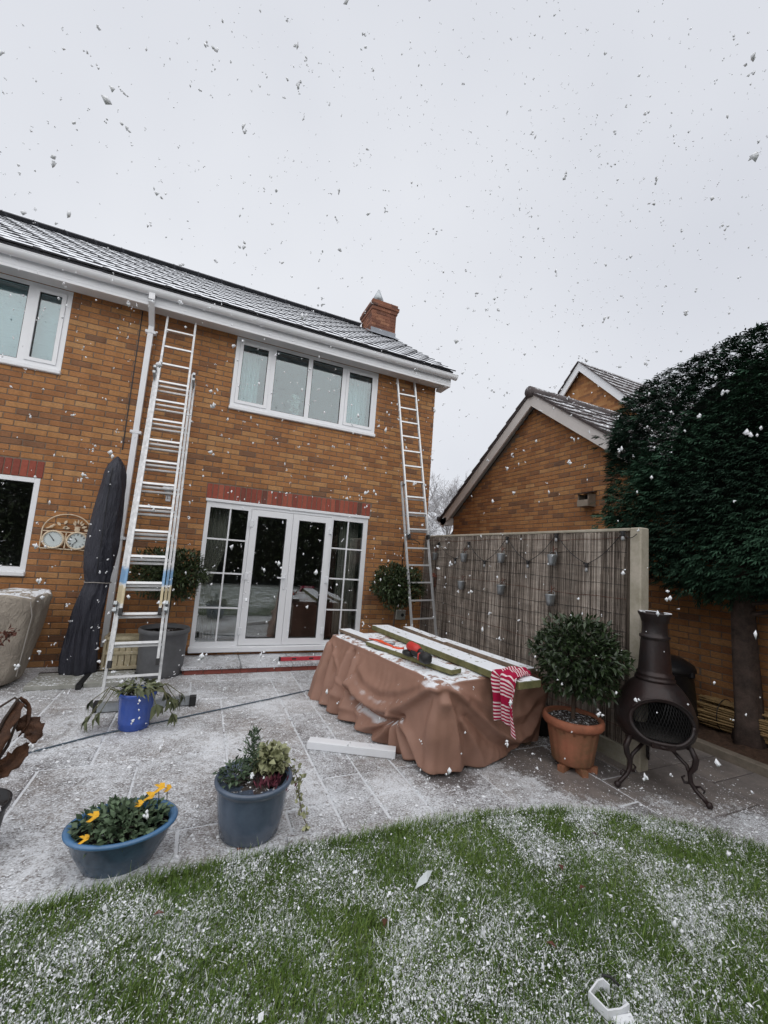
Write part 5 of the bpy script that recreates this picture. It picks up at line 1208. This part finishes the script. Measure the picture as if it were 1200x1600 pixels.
for (z, hx, hy, e) in ((.012,.42,.30,3),(.06,.44,.31,3),(.25,.485,.335,3.4),(.5,.52,.35,4),(.75,.55,.365,4.5),(.88,.565,.372,5),(.925,.562,.370,5),(.945,.545,.355,5),(.950,.50,.31,4),(.945,.38,.22,4),(.930,.2,.1,3),(.925,.02,.02,2)):
    row = []
    for j in range(n_):
        th = 2*math.pi*j/n_; c_, s_ = math.cos(th), math.sin(th); r = (abs(c_)**e+abs(s_)**e)**(-1/e)
        f = 1+.016*math.sin(23*th+6*math.sin(z*4))*(.4+z*.4)+.014*math.sin(14*th-z*11)+.020*math.sin(9*th+z*3)+.018*math.sin(5*th-z*5)*(1.1-z)+.012*math.sin(17*th+z*9)
        row.append((-2.06+hx*r*c_*f, -.60+hy*r*s_*f, z+(.012*math.sin(6*th+2)+.010*math.sin(11*th) if z > .9 else .004*math.sin(7*th))))
    rows.append(row)
s = MB(); s.rings(rows); o = s.build('cover', M['tan'], gc, True); md = o.modifiers.new('s', 'SUBSURF'); md.levels = md.render_levels = 2
s = MB(); s.tube([(-1.53,-.945,.90),(-1.50,-.94,.75),(-1.56,-.90,.15)], .004, 5); s.build('seam', M['cord'], gc)
cr_ = thing('wooden_crate', 'cream slatted wooden crate standing by the wall behind the ladder', 'crate', (-.72,-.35,0))
for k_ in range(5): s = MB(); s.cbox(-.90+k_*.066, -.90+k_*.066+.058, -.40, -.385, .055, .42, .003); s.build('slat', M['crate'], cr_)
for z in (.055, .225, .395): s = MB(); s.cbox(-.905, -.565, -.416, -.4005, z, z+.04, .003); s.build('rail', M['crate'], cr_)
for x in (-.935, -.565): s = MB(); s.cbox(x, x+.03, -.42, -.14, .052, .44, .004); s.build('side', M['crate'], cr_)
s = MB(); s.cbox(-.905, -.566, -.384, -.14, .053, .075, .003); s.build('bottom', M['crate'], cr_); s = MB(); s.cbox(-.905, -.566, -.16, -.142, .076, .42, .003); s.build('back', M['crate'], cr_)
ck = thing('wall_clock', 'cream metal clock and thermometer set under an arched leaf frame on brick', 'wall clock', (-1.54,-.03,1.42))
s = MB(); yb = -.022; xl, xr, zb_, zm, zt = -1.80, -1.30, 1.415, 1.625, 1.845
for (p, q_) in (((xl,zb_),(xr,zb_)),((xl,zm),(xr,zm)),((xl,zb_),(xl,zm)),((xr,zb_),(xr,zm)),((-1.555,zb_),(-1.555,zm))): s.bar((p[0],yb,p[1]), (q_[0],yb,q_[1]), .014, .012, (0,1,0))
s.tube([((xl+xr)/2-(xr-xl)/2*math.cos(a), yb, zm+(zt-zm)*math.sin(a)) for a in np.linspace(0, math.pi, 30)], .007, 6); s.build('frame', M['cream'], ck)
for k_, x in enumerate((-1.675, -1.432)):
    z = 1.525; s = MB(); rows = [[(x+r*math.cos(2*math.pi*j/36), y, z+r*math.sin(2*math.pi*j/36)) for j in range(36)] for r, y in ((.112,-.002),(.114,-.04),(.106,-.048),(.096,-.046),(.094,-.036))]; s.rings(rows, cap=False); rm = s.build('dial_rim', M['cream'], ck, True)
    s = MB(); s.add([(x+.095*math.cos(2*math.pi*j/36), -.034, z+.095*math.sin(2*math.pi*j/36)) for j in range(36)], [tuple(range(36))]); s.build('dial', M['dial'], rm)
    s = MB()
    for t in range(12 if k_ else 24):
        a = 2*math.pi*t/(12 if k_ else 24); r0, r1 = (.066,.088) if k_ else (.080,.088)
        nb_ = [1,2,3,2,1,2,3,3,2,1,2,2][t] if k_ else 1
        for w_ in range(nb_):
            off = (w_-(nb_-1)/2)*.007; tx = Vector((-math.sin(a), 0, math.cos(a)))*off
            s.bar(Vector((x+r0*math.cos(a),-.0365,z+r0*math.sin(a)))+tx, Vector((x+r1*math.cos(a),-.0365,z+r1*math.sin(a)))+tx, .003, .002, (-math.sin(a),0,math.cos(a)))
    s.build('numerals', M['black'], rm)
    for (a, l_, w_) in (((2.25,.042,.009),(4.0,.075,.006)) if k_ else ((2.2,.075,.006),(5.3,.02,.012))):
        s = MB(); s.bar((x,-.039-w_*.1,z), (x+l_*math.cos(a),-.039-w_*.1,z+l_*math.sin(a)), w_, .002, (-math.sin(a),0,math.cos(a))); s.build('hand', M['black'], rm)
def lf(cx, cz, l_, w_, a, nm, par):
    s = MB(); d = Vector((math.cos(a),0,math.sin(a))); q_ = Vector((-math.sin(a),0,math.cos(a))); pts = []
    for t, k_ in ((0,0),(.25,.8),(.5,1),(.75,.7),(1,0)): pts.append(Vector((cx,0,cz))+d*l_*t+q_*w_*k_/2)
    for t, k_ in ((.75,.7),(.5,1),(.25,.8)): pts.append(Vector((cx,0,cz))+d*l_*t-q_*w_*k_/2)
    s.add([(p.x,-.028,p.z) for p in pts]+[(p.x,-.018,p.z) for p in pts], [tuple(range(8)), tuple(range(15,7,-1))]+[(i,(i+1) % 8,8+(i+1) % 8,8+i) for i in range(8)]); s.build(nm, M['cream'], par)
for (cx, cz, l_, w_, a) in ((-1.60,1.665,.06,.03,.6),(-1.625,1.70,.055,.03,2.3),(-1.59,1.72,.055,.03,1.1),(-1.585,1.675,.06,.03,.0),(-1.41,1.69,.06,.03,.35),(-1.385,1.665,.06,.03,-.1),(-1.47,1.71,.05,.025,2.2),(-1.43,1.73,.05,.02,1.2),(-1.45,1.735,.055,.02,1.6),(-1.47,1.73,.05,.02,1.95),(-1.42,1.715,.05,.022,.8)): lf(cx, cz, l_, w_, a, 'leaf', ck)
s = MB(); s.lathe([(.018,0),(.03,.02),(.026,.05),(.034,.07)], 14, (-1.45,-.025,1.632), 1, .35); s.build('urn', M['cream'], ck)
s = MB(); s.tube([(-1.765,-.024,1.655),(-1.735,-.024,1.665),(-1.705,-.024,1.685),(-1.685,-.024,1.705),(-1.672,-.024,1.70)], [.003,.010,.016,.011,.003], 8); s.build('bird', M['cream'], ck)
wl = thing('wall_lantern', 'white wall lantern on the brick behind the three section ladder', 'lantern', (-.50,-.1,2.15))
s = MB(); s.cbox(-.53,-.47,-.02,-.001,2.14,2.26,.004); s.tube([(-.50,-.02,2.20),(-.50,-.07,2.17),(-.50,-.11,2.19)], .008, 6); s.build('bracket', M['white'], wl)
s = MB(); s.lathe([(.0,.10),(.02,.095),(.075,.045),(.078,.035)], 14, (-.50,-.11,2.27)); s.build('shade', M['white'], wl); s = MB(); s.lathe([(.030,0),(.055,.10)], 8, (-.50,-.11,2.20), closed=True); s.build('glass', M['bulb'], wl)
hk = MB(); hk.tube([(3.10,-.012,1.15),(3.10,-.014,1.84),(3.105,-.03,1.90),(3.14,-.08,1.935),(3.25,-.12,1.93),(3.33,-.13,1.90),(3.34,-.13,1.86)], .008, 7); tag(hk.build('wall_hook', M['black'], None, True), 'black bent iron wall hook on the brick above the dark bay tree', 'hook')
sk = thing('outdoor_socket', 'grey outdoor socket box on the wall low beside the corner ladder', 'socket', (3.12,-.03,.62)); s = MB(); s.cbox(3.03,3.20,-.065,-.001,.60,.76,.01); s.build('box', M['slabgrey'], sk); s = MB(); s.tube([(3.14,-.068,.68),(3.14,-.066,.68),(3.14,-.06,.68)], .028, 14); s.build('button', M['black'], sk)

# ================================================================== POTS ON THE PATIO
bpt = thing('blue_pot', 'bright blue glazed pot with drooping leaves in front of the ladder', 'plant pot', (-.37,-2.03,0))
pot('pot', bpt, [(.112,0),(.120,.01),(.122,.05),(.126,.058),(.124,.066),(.132,.18),(.141,.265),(.150,.275),(.152,.295),(.145,.303),(.133,.298),(.128,.26),(.0,.25)], (-.37,-2.03,0), M['blueglaze'], 40, .262, .13)
n_ = 120; a = rng.uniform(0, 6.283, n_); el = rng.uniform(.02, .13, n_); P = np.stack([-.37+el*np.cos(a), -2.03+el*np.sin(a), .29+rng.uniform(0,.07,n_)], 1); D = np.stack([np.cos(a), np.sin(a)*.8, rng.uniform(-.35,.35,n_)], 1)
V1, F1 = leaf_arrays(P, D, np.array([[0,0,1.0]])+rng.normal(0,.4,(n_,3)), rng.uniform(.06,.12,n_), rng.uniform(.02,.04,n_), .4, .15); prt = [(V1, F1, np.repeat(rng.random(n_), 5))]
st2 = MB()
for k_ in range(13):
    a = random.choice([random.uniform(2.5,3.9), random.uniform(-.7,.5), random.uniform(0,6.28)]); L_ = random.uniform(.15,.26); d = Vector((math.cos(a), math.sin(a)*.7, 0)); b0 = Vector((-.37,-2.03,.27))+d*.08; tip = b0+d*L_+Vector((0,0,-random.uniform(.0,.16)))
    st2.tube([b0, b0+d*L_*.55+Vector((0,0,.07)), tip], [.005,.0045,.003], 5)
    m_ = 6; P = np.array([tip]*m_)+rng.normal(0,.006,(m_,3)); aa = a+np.linspace(-1.1,1.1,m_); D = np.stack([np.cos(aa)*.7, np.sin(aa)*.6, np.full(m_,-.75)], 1)
    V1, F1 = leaf_arrays(P, D, np.array([[d.x,d.y,.8]]*m_), rng.uniform(.085,.13,m_), rng.uniform(.042,.062,m_), .25, .12); prt.append((V1, F1, np.repeat(rng.uniform(.3,.9,m_), 5)))
st2.build('stems', M['helle_stem'] if 'helle_stem' in M else M.setdefault('helle_stem', pm('green_stem', (.13,.13,.06), .6)), bpt); cloud('leaves', M['helle'], bpt, prt, kind='stuff')
op = thing('oval_trough', 'low teal glazed oval pot of pansies with yellow flowers', 'plant pot', (-.21,-3.73,0))
pot('pot', op, [(.60,0),(.64,.008),(.74,.05),(.88,.11),(.96,.165),(1.0,.185)], (-.21,-3.73,0), M['tealglaze'], 48, .155, .90, .235, .185, R_(25))
s = MB(); 
def ell(r, z): 
    out = []
    for j in range(48):
        th = 2*math.pi*j/48+R_(25); out.append((-.21+.235*r*math.cos(th), -3.73+.185*r*math.sin(th), z))
    return out
s.rings([ell(1.0,.178), ell(1.05,.184), ell(1.06,.194), ell(1.0,.201), ell(.92,.196), ell(.90,.15)], cap=False); s.build('rim', M['tealrim'], op, True)
n_ = 620; a = rng.uniform(0,6.283,n_); r = np.sqrt(rng.random(n_)); P = np.stack([-.21+.20*r*np.cos(a), -3.73+.155*r*np.sin(a), .165+rng.uniform(0,.085,n_)*(1.15-r*.5)], 1); D = np.stack([np.cos(a)*.6, np.sin(a)*.6, rng.uniform(.0,.9,n_)], 1)+rdir(n_)*.5
V1, F1 = leaf_arrays(P, D, np.array([[0,0,1.0]])+rng.normal(0,.5,(n_,3)), rng.uniform(.025,.05,n_), rng.uniform(.014,.026,n_), .2, .1); cloud('leaves', M['pansy'], op, [(V1, F1, np.repeat(rng.random(n_), 5))], kind='stuff')
for (x, y, z, r) in ((-.335,-3.80,.275,.024),(-.35,-3.86,.215,.02),(-.07,-3.64,.285,.026),(-.11,-3.68,.27,.024),(-.03,-3.62,.265,.02),(-.15,-3.72,.26,.018)):
    fl_ = MB(); 
    for k_ in range(5):
        aa = k_*1.2566+x*9; c0 = Vector((x,y,z)); dd = Vector((math.cos(aa), math.sin(aa)*.5, .6*math.sin(aa+.5))); sd = Vector((-math.sin(aa), math.cos(aa)*.5, .3)); p1 = c0+dd*r*.75+sd*r*.85; p2 = c0+dd*r*1.2; p3 = c0+dd*r*.75-sd*r*.85
        fl_.add([c0, p1, p2, p3], [(0,1,2),(0,2,3)])
    f_ = fl_.build('flower', M['yellow'], op); sm_ = MB(); sm_.tube([(x, y, z), (x+.01, y+.01, .16)], .0022, 4); sm_.build('stalk', M['helle_stem'], f_)
gp_ = thing('tall_glazed_pot', 'tall slate blue glazed pot with trailing variegated ivy', 'plant pot', (.42,-3.68,0))
pot('pot', gp_, [(.150,.012),(.162,.02),(.178,.10),(.190,.19),(.196,.255),(.198,.265),(.212,.275),(.217,.292),(.210,.304),(.196,.302),(.186,.28),(.0,.27)], (.42,-3.68,0), M['navyglaze'], 48, .275, .188)
for a in (.1, 2.2, 4.3): s = MB(); s.cbox(.42+.12*math.cos(a)-.03, .42+.12*math.cos(a)+.03, -3.68+.12*math.sin(a)-.03, -3.68+.12*math.sin(a)+.03, .0, .014, .004); s.build('pot_foot', M['terracotta'], gp_)
n_ = 260; P = np.stack([.40+rng.normal(0,.022,n_), -3.62+rng.normal(0,.022,n_), .28+rng.uniform(0,.24,n_)], 1); a = rng.uniform(0,6.283,n_); D = np.stack([np.cos(a), np.sin(a), rng.uniform(.5,1.3,n_)], 1)
V1, F1 = leaf_arrays(P, D, rdir(n_), rng.uniform(.03,.055,n_), .009, .1, .1); cloud('evergreen', M['rosemary'], gp_, [(V1, F1, np.repeat(rng.random(n_), 5)), ball((.31,-3.66,.32), (.08,.10,.05), 160, .035, .018)], kind='stuff')
prt = [ball((.53,-3.60,.345), (.10,.11,.055), 330, .042, .034, up=.1)]; stv = MB(); trail = [(.585,-3.66,.33),(.64,-3.70,.27),(.675,-3.74,.19),(.69,-3.78,.11),(.72,-3.82,.05)]
stv.tube(trail, .0025, 5); stv.tube([(.57,-3.56,.34),(.66,-3.60,.27),(.70,-3.62,.20)], .0025, 5)
TP = np.array(trail+[(.66,-3.60,.27),(.70,-3.62,.20),(.62,-3.68,.30)]); n_ = 90; k_ = rng.integers(0, len(TP)-1, n_); P = TP[k_]+rng.normal(0,.012,(n_,3)); V1, F1 = leaf_arrays(P, rdir(n_)+np.array([.2,-.2,-.2]), rdir(n_), rng.uniform(.02,.036,n_), rng.uniform(.018,.03,n_), .2, .1); prt.append((V1, F1, np.repeat(rng.random(n_), 5)))
cloud('ivy', M['ivy'], gp_, prt, kind='stuff'); stv.build('stems', M['twig'], gp_)
n_ = 90; P = np.stack([.50+rng.normal(0,.05,n_), -3.77+rng.normal(0,.035,n_), np.full(n_,.28)], 1); V1, F1 = leaf_arrays(P, rdir(n_)*.5+np.array([0,0,1.0]), rdir(n_), rng.uniform(.03,.06,n_), .01, .2, .1); cloud('purple_plant', M['heather'], gp_, [(V1, F1, np.repeat(rng.random(n_), 5))], kind='stuff')
# dead canna in a black pot at the frame's left edge
cn = thing('dead_canna', 'withered brown canna with big curled leaves in a black pot', 'potted plant', (-.90,-3.50,0))
pot('pot', cn, [(.115,0),(.12,.01),(.145,.22),(.158,.226),(.160,.25),(.15,.252),(.142,.23),(.0,.22)], (-.90,-3.50,0), M['blackpot'], 36, .225, .145)
s = MB()
for pts in (((-.90,-3.50,.22),(-.89,-3.47,.42),(-.84,-3.44,.62),(-.80,-3.42,.72)), ((-.92,-3.49,.22),(-.93,-3.46,.45),(-.90,-3.42,.66),(-.82,-3.40,.72),(-.76,-3.40,.66)), ((-.88,-3.52,.22),(-.86,-3.50,.36),(-.80,-3.46,.50),(-.78,-3.45,.62)), ((-.95,-3.5,.22),(-1.0,-3.45,.6),(-.98,-3.42,.9))): s.tube(pts, [.012,.010,.008,.006,.004][:len(pts)], 7)
s.build('stems', M['deadstem'], cn)
def bigleaf(path, wid_, curl, tw=0):
    s = MB(); P_ = [Vector(p) for p in path]; rows = []
    NN = 14
    for i in range(NN):
        t = i/(NN-1)*(len(P_)-1); k_ = min(int(t), len(P_)-2); f = t-k_; c = P_[k_].lerp(P_[k_+1], f); d = (P_[k_+1]-P_[k_]).normalized(); u = i/(NN-1); wd = wid_*(math.sin(math.pi*min(1, u*.86+.12))**.7)
        sd = d.cross(Vector((-.5,-.8,.2))).normalized(); sd = (Matrix.Rotation(tw*u, 3, d) @ sd); nn = d.cross(sd)
        rows.append([c+sd*v_*wd*(1+.16*math.sin(i*2.3+v_*4)+.10*math.sin(i*4.1))+nn*(curl*wd*(v_*v_)+.16*wd*math.sin(v_*6+i*1.1)+.10*wd*math.sin(v_*13-i*.7)) for v_ in np.linspace(-1,1,9)])
    s.rings(rows, closed=False); o = s.build('leaf', M['deadleaf'], cn, True); md = o.modifiers.new('s', 'SOLIDIFY'); md.thickness = .0015
bigleaf([(-.79,-3.42,.70),(-.83,-3.46,.58),(-.86,-3.50,.47),(-.86,-3.52,.40)], .048, .25, .4)
bigleaf([(-.87,-3.50,.43),(-.80,-3.50,.40),(-.74,-3.49,.46),(-.71,-3.49,.52)], .045, -.3, .8)
bigleaf([(-.80,-3.42,.60),(-.74,-3.42,.585),(-.70,-3.44,.55),(-.69,-3.46,.50)], .045, .2, -.9)
bigleaf([(-.88,-3.50,.42),(-.86,-3.54,.36),(-.82,-3.56,.31),(-.79,-3.56,.28)], .048, .3, .3)
bigleaf([(-.93,-3.48,.46),(-.94,-3.52,.38),(-.92,-3.55,.30)], .06, .6, -.3)
bigleaf([(-.80,-3.41,.72),(-.76,-3.40,.67),(-.75,-3.42,.58),(-.77,-3.44,.53)], .016, .9, 1.5)
# red-brown twiggy shrub beyond the canna
rsb = thing('brown_shrub', 'twiggy shrub with rusty red leaves in front of the tan cover', 'shrub', (-1.50,-1.95,0)); s = MB(); PP = []
for k_ in range(8):
    a = random.uniform(-.6,.9); tip = Vector((-1.50+random.uniform(-.05,.26), -1.97+random.uniform(-.1,.1), random.uniform(.62,.98))); b0 = Vector((-1.52,-1.95,.2)); mid = (b0+tip)/2+Vector((-.06,0,.05)); s.tube([b0, mid, tip], [.006,.005,.003], 5)
    for q_ in range(16): PP.append(tip.lerp(mid, random.random()*.35)+Vector((random.gauss(0,.022), random.gauss(0,.022), random.gauss(0,.018))))
s.build('stems', M['twig'], rsb); n_ = len(PP); V1, F1 = leaf_arrays(np.array([tuple(p) for p in PP]), rdir(n_), rdir(n_), rng.uniform(.03,.055,n_), rng.uniform(.014,.028,n_), .2, .3); cloud('leaves', M['redbrown'], rsb, [(V1, F1, np.repeat(rng.random(n_), 5))], kind='stuff')
pot('pot', rsb, [(.10,0),(.12,.2),(.13,.205),(.13,.22),(.118,.22),(.11,.19),(.0,.18)], (-1.52,-1.95,0), M['blackpot'], 28, .19, .11)

# ================================================================== LAWN: grass, lying snow, litter
def noise2(x, y, sd):
    r = np.random.default_rng(sd); out = 0
    for k_ in range(7): f = r.uniform(1.5, 9); a = r.uniform(0,6.28); p = r.uniform(0,6.28); out = out+np.sin((x*math.cos(a)+y*math.sin(a))*f+p+1.3*np.sin((y*math.cos(a)-x*math.sin(a))*f*.7+p))/math.sqrt(f)
    return out/2.2
n_ = 250000; x = rng.uniform(-1.3, 4.0, n_); y = rng.uniform(-5.75, -3.9, n_)
ok = (y < edge_y(x)+.012) & (y > -5.0-.36*x); x, y = x[ok], y[ok]; n_ = len(x)
pat = noise2(x, y, 3); h = np.clip(.026+.012*pat+rng.normal(0,.008,n_), .010, .065); edge_d = edge_y(x)-y; h = np.where(edge_d < .05, h*1.35+.006, h)
a = rng.uniform(0,6.283,n_); wd = rng.uniform(.0011,.0024,n_); lean = rng.uniform(.25,1.25,n_)*h; la = rng.normal(.6,1.5,n_)
B = np.stack([x, y, np.full(n_, LAWN_Z-.002)], 1); S = np.stack([np.cos(a), np.sin(a), np.zeros(n_)], 1)*wd[:,None]; Ld = np.stack([np.cos(la), np.sin(la), np.zeros(n_)], 1)*lean[:,None]; Z = np.array([0,0,1.0])
V = np.stack([B-S, B+S, B+Z*h[:,None]*.6+Ld*.35-S*.8, B+Z*h[:,None]*.6+Ld*.35+S*.8, B+Z*h[:,None]+Ld], 1).reshape(-1,3); i = np.arange(n_)[:,None]*5
F = np.concatenate([i+np.array([0,1,3]), i+np.array([0,3,2]), i+np.array([2,3,4])]); tn = np.clip(rng.beta(2.2,2.2,n_)*.66+.08*noise2(x, y, 8), 0, .68)
SNP = lambda x, y: noise2(x, y, 21)+.75*noise2(x*2.7, y*2.7, 5)+.4*noise2(x*7, y*7, 9)
psn = .55/(1+np.exp(-(SNP(x, y)-.05)*3.2)); fro = rng.random(n_) < psn; tv = np.repeat(tn[:,None], 5, 1); tv[fro, 4] = .95; tv[fro, 2:4] = np.where(rng.random((fro.sum(),1)) < .55, .92, tv[fro, 2:4]); tn = tv.ravel()
go = link('grass', np_mesh('grass', V, F, tn), M['grass']); go['kind'] = 'stuff'; tag(go, 'short green grass blades of the snow speckled lawn', 'grass')
def crumbs(name, C_, R3, mat, label, cat):
    n_ = len(C_); o8 = np.array([(1,0,0),(-1,0,0),(0,1,0),(0,-1,0),(0,0,1),(0,0,-1)], float); th = rng.uniform(0,6.28,n_); c_, s_ = np.cos(th), np.sin(th)
    K = o8[None]*R3[:,None,:]*rng.uniform(.6,1.3,(n_,6,1)); K = K+rng.normal(0,.18,(n_,6,3))*R3[:,None,:]
    Kx = K[...,0]*c_[:,None]-K[...,1]*s_[:,None]; Ky = K[...,0]*s_[:,None]+K[...,1]*c_[:,None]; V = (np.stack([Kx,Ky,K[...,2]], -1)+C_[:,None,:]).reshape(-1,3)
    f8 = np.array([(0,2,4),(2,1,4),(1,3,4),(3,0,4),(2,0,5),(1,2,5),(3,1,5),(0,3,5)]); F = (np.arange(n_)[:,None,None]*6+f8[None]).reshape(-1,3)
    me = np_mesh(name, V, F); me.polygons.foreach_set('use_smooth', [True]*len(me.polygons)); o = link(name, me, mat); o['kind'] = 'stuff'; tag(o, label, cat); return o
n_ = 620000; x = rng.uniform(-1.3, 4.0, n_); y = rng.uniform(-5.75, -3.9, n_)
ok = (y < edge_y(x)-.005) & (y > -5.0-.36*x) & (rng.random(n_) < 1/(1+np.exp(-(SNP(x, y)-.10)*3.4))); x, y = x[ok], y[ok]; n_ = len(x)
r = np.exp(rng.normal(math.log(.0024), .5, n_)); N_ = rdir(n_)+np.array([0,0,.9]); A1 = np.cross(N_, rdir(n_)); A1 /= np.linalg.norm(A1, axis=1, keepdims=True); B1 = np.cross(N_/np.linalg.norm(N_, axis=1, keepdims=True), A1)
C_ = np.stack([x, y, LAWN_Z+rng.uniform(.002,.034,n_)], 1); rr4 = r[:,None]*rng.uniform(.6,1.4,(n_,4))
V = np.stack([C_+A1*rr4[:,:1], C_+B1*rr4[:,1:2]*.8, C_-A1*rr4[:,2:3], C_-B1*rr4[:,3:]*.8], 1).reshape(-1,3); F = np.arange(n_)[:,None]*4+np.arange(4)[None]
o = link('lawn_snow', np_mesh('lawn_snow', V, F), M['snow']); o['kind'] = 'stuff'; tag(o, 'thin flecks of fresh snow caught in the grass', 'snow')
ckp = thing('gutter_bracket', 'white plastic gutter bracket lying on the snowy lawn', 'bracket', (1.55,-5.07,.03)); z = .045
hook = [(x_, y_, z+.012) for x_, y_ in ((1.578,-5.056),(1.575,-5.028),(1.547,-5.026),(1.477,-5.046),(1.485,-5.119),(1.538,-5.132),(1.585,-5.130),(1.580,-5.114))]; HC = (1.54,-5.08)
s = MB(); vs_ = []
for (hx_, hy_, hz_) in hook:
    cxm, cym = HC; dx, dy = hx_-cxm, hy_-cym; L_ = math.hypot(dx, dy)
    for (k_, zz_) in ((1,-.016),(1,.016),(.88,.016),(.88,-.016)): vs_.append((cxm+dx*k_, cym+dy*k_, hz_+zz_))
fs = []
for i in range(len(hook)-1):
    for j in range(4): fs.append((i*4+j, i*4+(j+1) % 4, i*4+4+(j+1) % 4, i*4+4+j))
fs += [(0,1,2,3)[::-1], tuple(len(hook)*4-4+j for j in range(4))]; s.add(vs_, fs); s.build('hook', M['white'], ckp)
s = MB(); s.bar((1.50,-5.137,z-.002), (1.575,-5.150,z-.002), .032, .014, (.2,.8,.5)); s.build('back_plate', M['white'], ckp)
s = MB(); s.tube([(1.572,-5.03,z+.01),(1.592,-5.015,z+.02),(1.615,-5.03,z+.02),(1.625,-5.06,z+.012)], .005, 6); tag(s.build('plastic_strip', M['black'], None, True), 'small black curled plastic strip beside the white bracket on the lawn', 'plastic strip')
s = MB(); s.add([(1.10,-4.40,.05),(1.17,-4.395,.062),(1.235,-4.335,.058),(1.20,-4.34,.07),(1.14,-4.37,.066)], [(0,1,4),(1,3,4),(1,2,3)]); o = s.build('plastic_scrap', M['clear']); md = o.modifiers.new('s', 'SOLIDIFY'); md.thickness = .002; tag(o, 'pale scrap of clear plastic lying on the lawn', 'plastic scrap')
for k_, (x, y) in enumerate(((1.88,-4.66),(1.52,-4.86),(1.92,-4.50),(-.02,-4.18),(2.34,-4.40),(.9,-4.5))):
    V1, F1 = leaf_arrays(np.array([[x,y,.052]]), np.array([[math.cos(k_*2.1), math.sin(k_*2.1), .1]]), np.array([[.1,.2,1.0]]), .045, .026, .1, .3)
    o = link('fallen_leaf', np_mesh('fallen_leaf', V1, F1), M['redbrown'] if k_ < 4 else M['deadleaf']); tag(o, ('small red brown fallen leaf lying on the grass' if k_ < 4 else 'small dark brown fallen leaf lying on the grass'), 'leaf', 'fallen leaves on the lawn')

n_ = 150000; x = rng.uniform(-2.6, 4.4, n_); y = rng.uniform(-4.9, -.02, n_)
shl = np.zeros(n_)
for (cx, cy, r0, r1, k_) in ((3.85,-3.60,.45,.95,1.0), (3.0,-3.7,.2,.55,.9), (2.75,-3.40,.12,.45,.75), (1.9,-3.45,.02,.28,.5), (4.55,-4.25,.35,.95,1.0), (3.3,-2.8,.1,.5,.9)): shl = np.maximum(shl, k_*np.clip((r1-np.hypot(x-cx, y-cy))/(r1-r0), 0, 1))
ok = (y > edge_y(x)+.01) & (rng.random(n_) < np.clip(.75+.35*noise2(x*2, y*2, 31), .1, 1)*(1-.93*shl)) & ~((x > -.1) & (x < 2.65) & (y > -.62)); x, y = x[ok], y[ok]; n_ = len(x); r = np.exp(rng.normal(math.log(.0027), .55, n_)); a = rng.uniform(0,6.283,n_)
C_ = np.stack([x, y, np.full(n_, .0065)], 1); A1 = np.stack([np.cos(a), np.sin(a), rng.normal(0,.15,n_)], 1); B1 = np.stack([-np.sin(a), np.cos(a), rng.normal(0,.15,n_)], 1); rr4 = r[:,None]*rng.uniform(.5,1.5,(n_,4))
V = np.stack([C_+A1*rr4[:,:1], C_+B1*rr4[:,1:2]*.7, C_-A1*rr4[:,2:3], C_-B1*rr4[:,3:]*.7, C_+np.array([0,0,1.0])*(r*.5)[:,None]], 1).reshape(-1,3); i = np.arange(n_)[:,None]*5
F = np.concatenate([i+np.array([0,1,4]), i+np.array([1,2,4]), i+np.array([2,3,4]), i+np.array([3,0,4])])
o = link('patio_snow', np_mesh('patio_snow', V, F), M['snow']); o['kind'] = 'stuff'; tag(o, 'fine grains of fresh snow scattered over the stone patio', 'snow')
# tall hedge at the end of the garden (behind the viewer, mirrored in the ground-floor glass)
rh = thing('garden_hedge', 'tall leafy hedge closing the far end of the lawn', 'hedge', (1, -13.5, 0))
s = MB(); s.box(-14, 16, -14.3, -13.3, 0, 4.3); s.build('inner_growth', pm('hedge_inner', (.02,.022,.014), .95, .4, 6, bump=1.0), rh)
n_ = 16000; P = np.stack([rng.uniform(-14,16,n_), -13.3+rng.normal(0,.12,n_), rng.uniform(.1,4.4,n_)+.25*rng.random(n_)], 1); V1, F1 = leaf_arrays(P, rdir(n_)+np.array([0,.5,.2]), rdir(n_)+np.array([0,.3,1.0]), rng.uniform(.12,.26,n_), rng.uniform(.06,.13,n_), .2, .1); cloud('foliage', M['rearhedge'], rh, [(V1, F1, np.repeat(rng.random(n_), 5))], kind='stuff')

# ================================================================== FALLING SNOW
n_ = 8200; C_ = np.stack([rng.uniform(-5, 7.5, n_), rng.uniform(-6.6, -.25, n_), rng.uniform(.1, 9.5, n_)], 1)
dd = np.linalg.norm(C_-np.array(CAM), axis=1); tb = np.array([TT(TW/2, TL/2, .3)])
ok = (dd > 1.15) & ~((np.abs(C_[:,0]-tb[0,0]) < .95) & (np.abs(C_[:,1]-tb[0,1]) < 1.3) & (C_[:,2] < .95)) & ~((C_[:,0] > 3.3) & (C_[:,1] > -7) & (C_[:,2] < 4.3) & (C_[:,0] < 5.8))
C_ = C_[ok]; n_ = len(C_); r = np.clip(np.exp(rng.normal(math.log(.0080), .40, n_)),   .003, .016); r = np.minimum(r, .0035+.0042*np.linalg.norm(C_-np.array(CAM), axis=1))
Cs = [C_]; Rs = [np.stack([r*.9, r*.6, r*1.15], 1)]
k2 = rng.random(n_) < .55; Cs.append(C_[k2]-rng.normal(0,1,(k2.sum(),3))*r[k2][:,None]*.8); Rs.append(np.stack([r[k2]*.5, r[k2]*.7, r[k2]*.6], 1)); Cs.append(C_[k2]+rng.normal(0,1,(k2.sum(),3))*r[k2][:,None]*.9); Rs.append(np.stack([r[k2]*.7, r[k2]*.6, r[k2]*.7], 1))
crumbs('falling_snow', np.concatenate(Cs), np.concatenate(Rs), M['snow'], 'loose snowflakes drifting down in the air over the garden', 'snow')
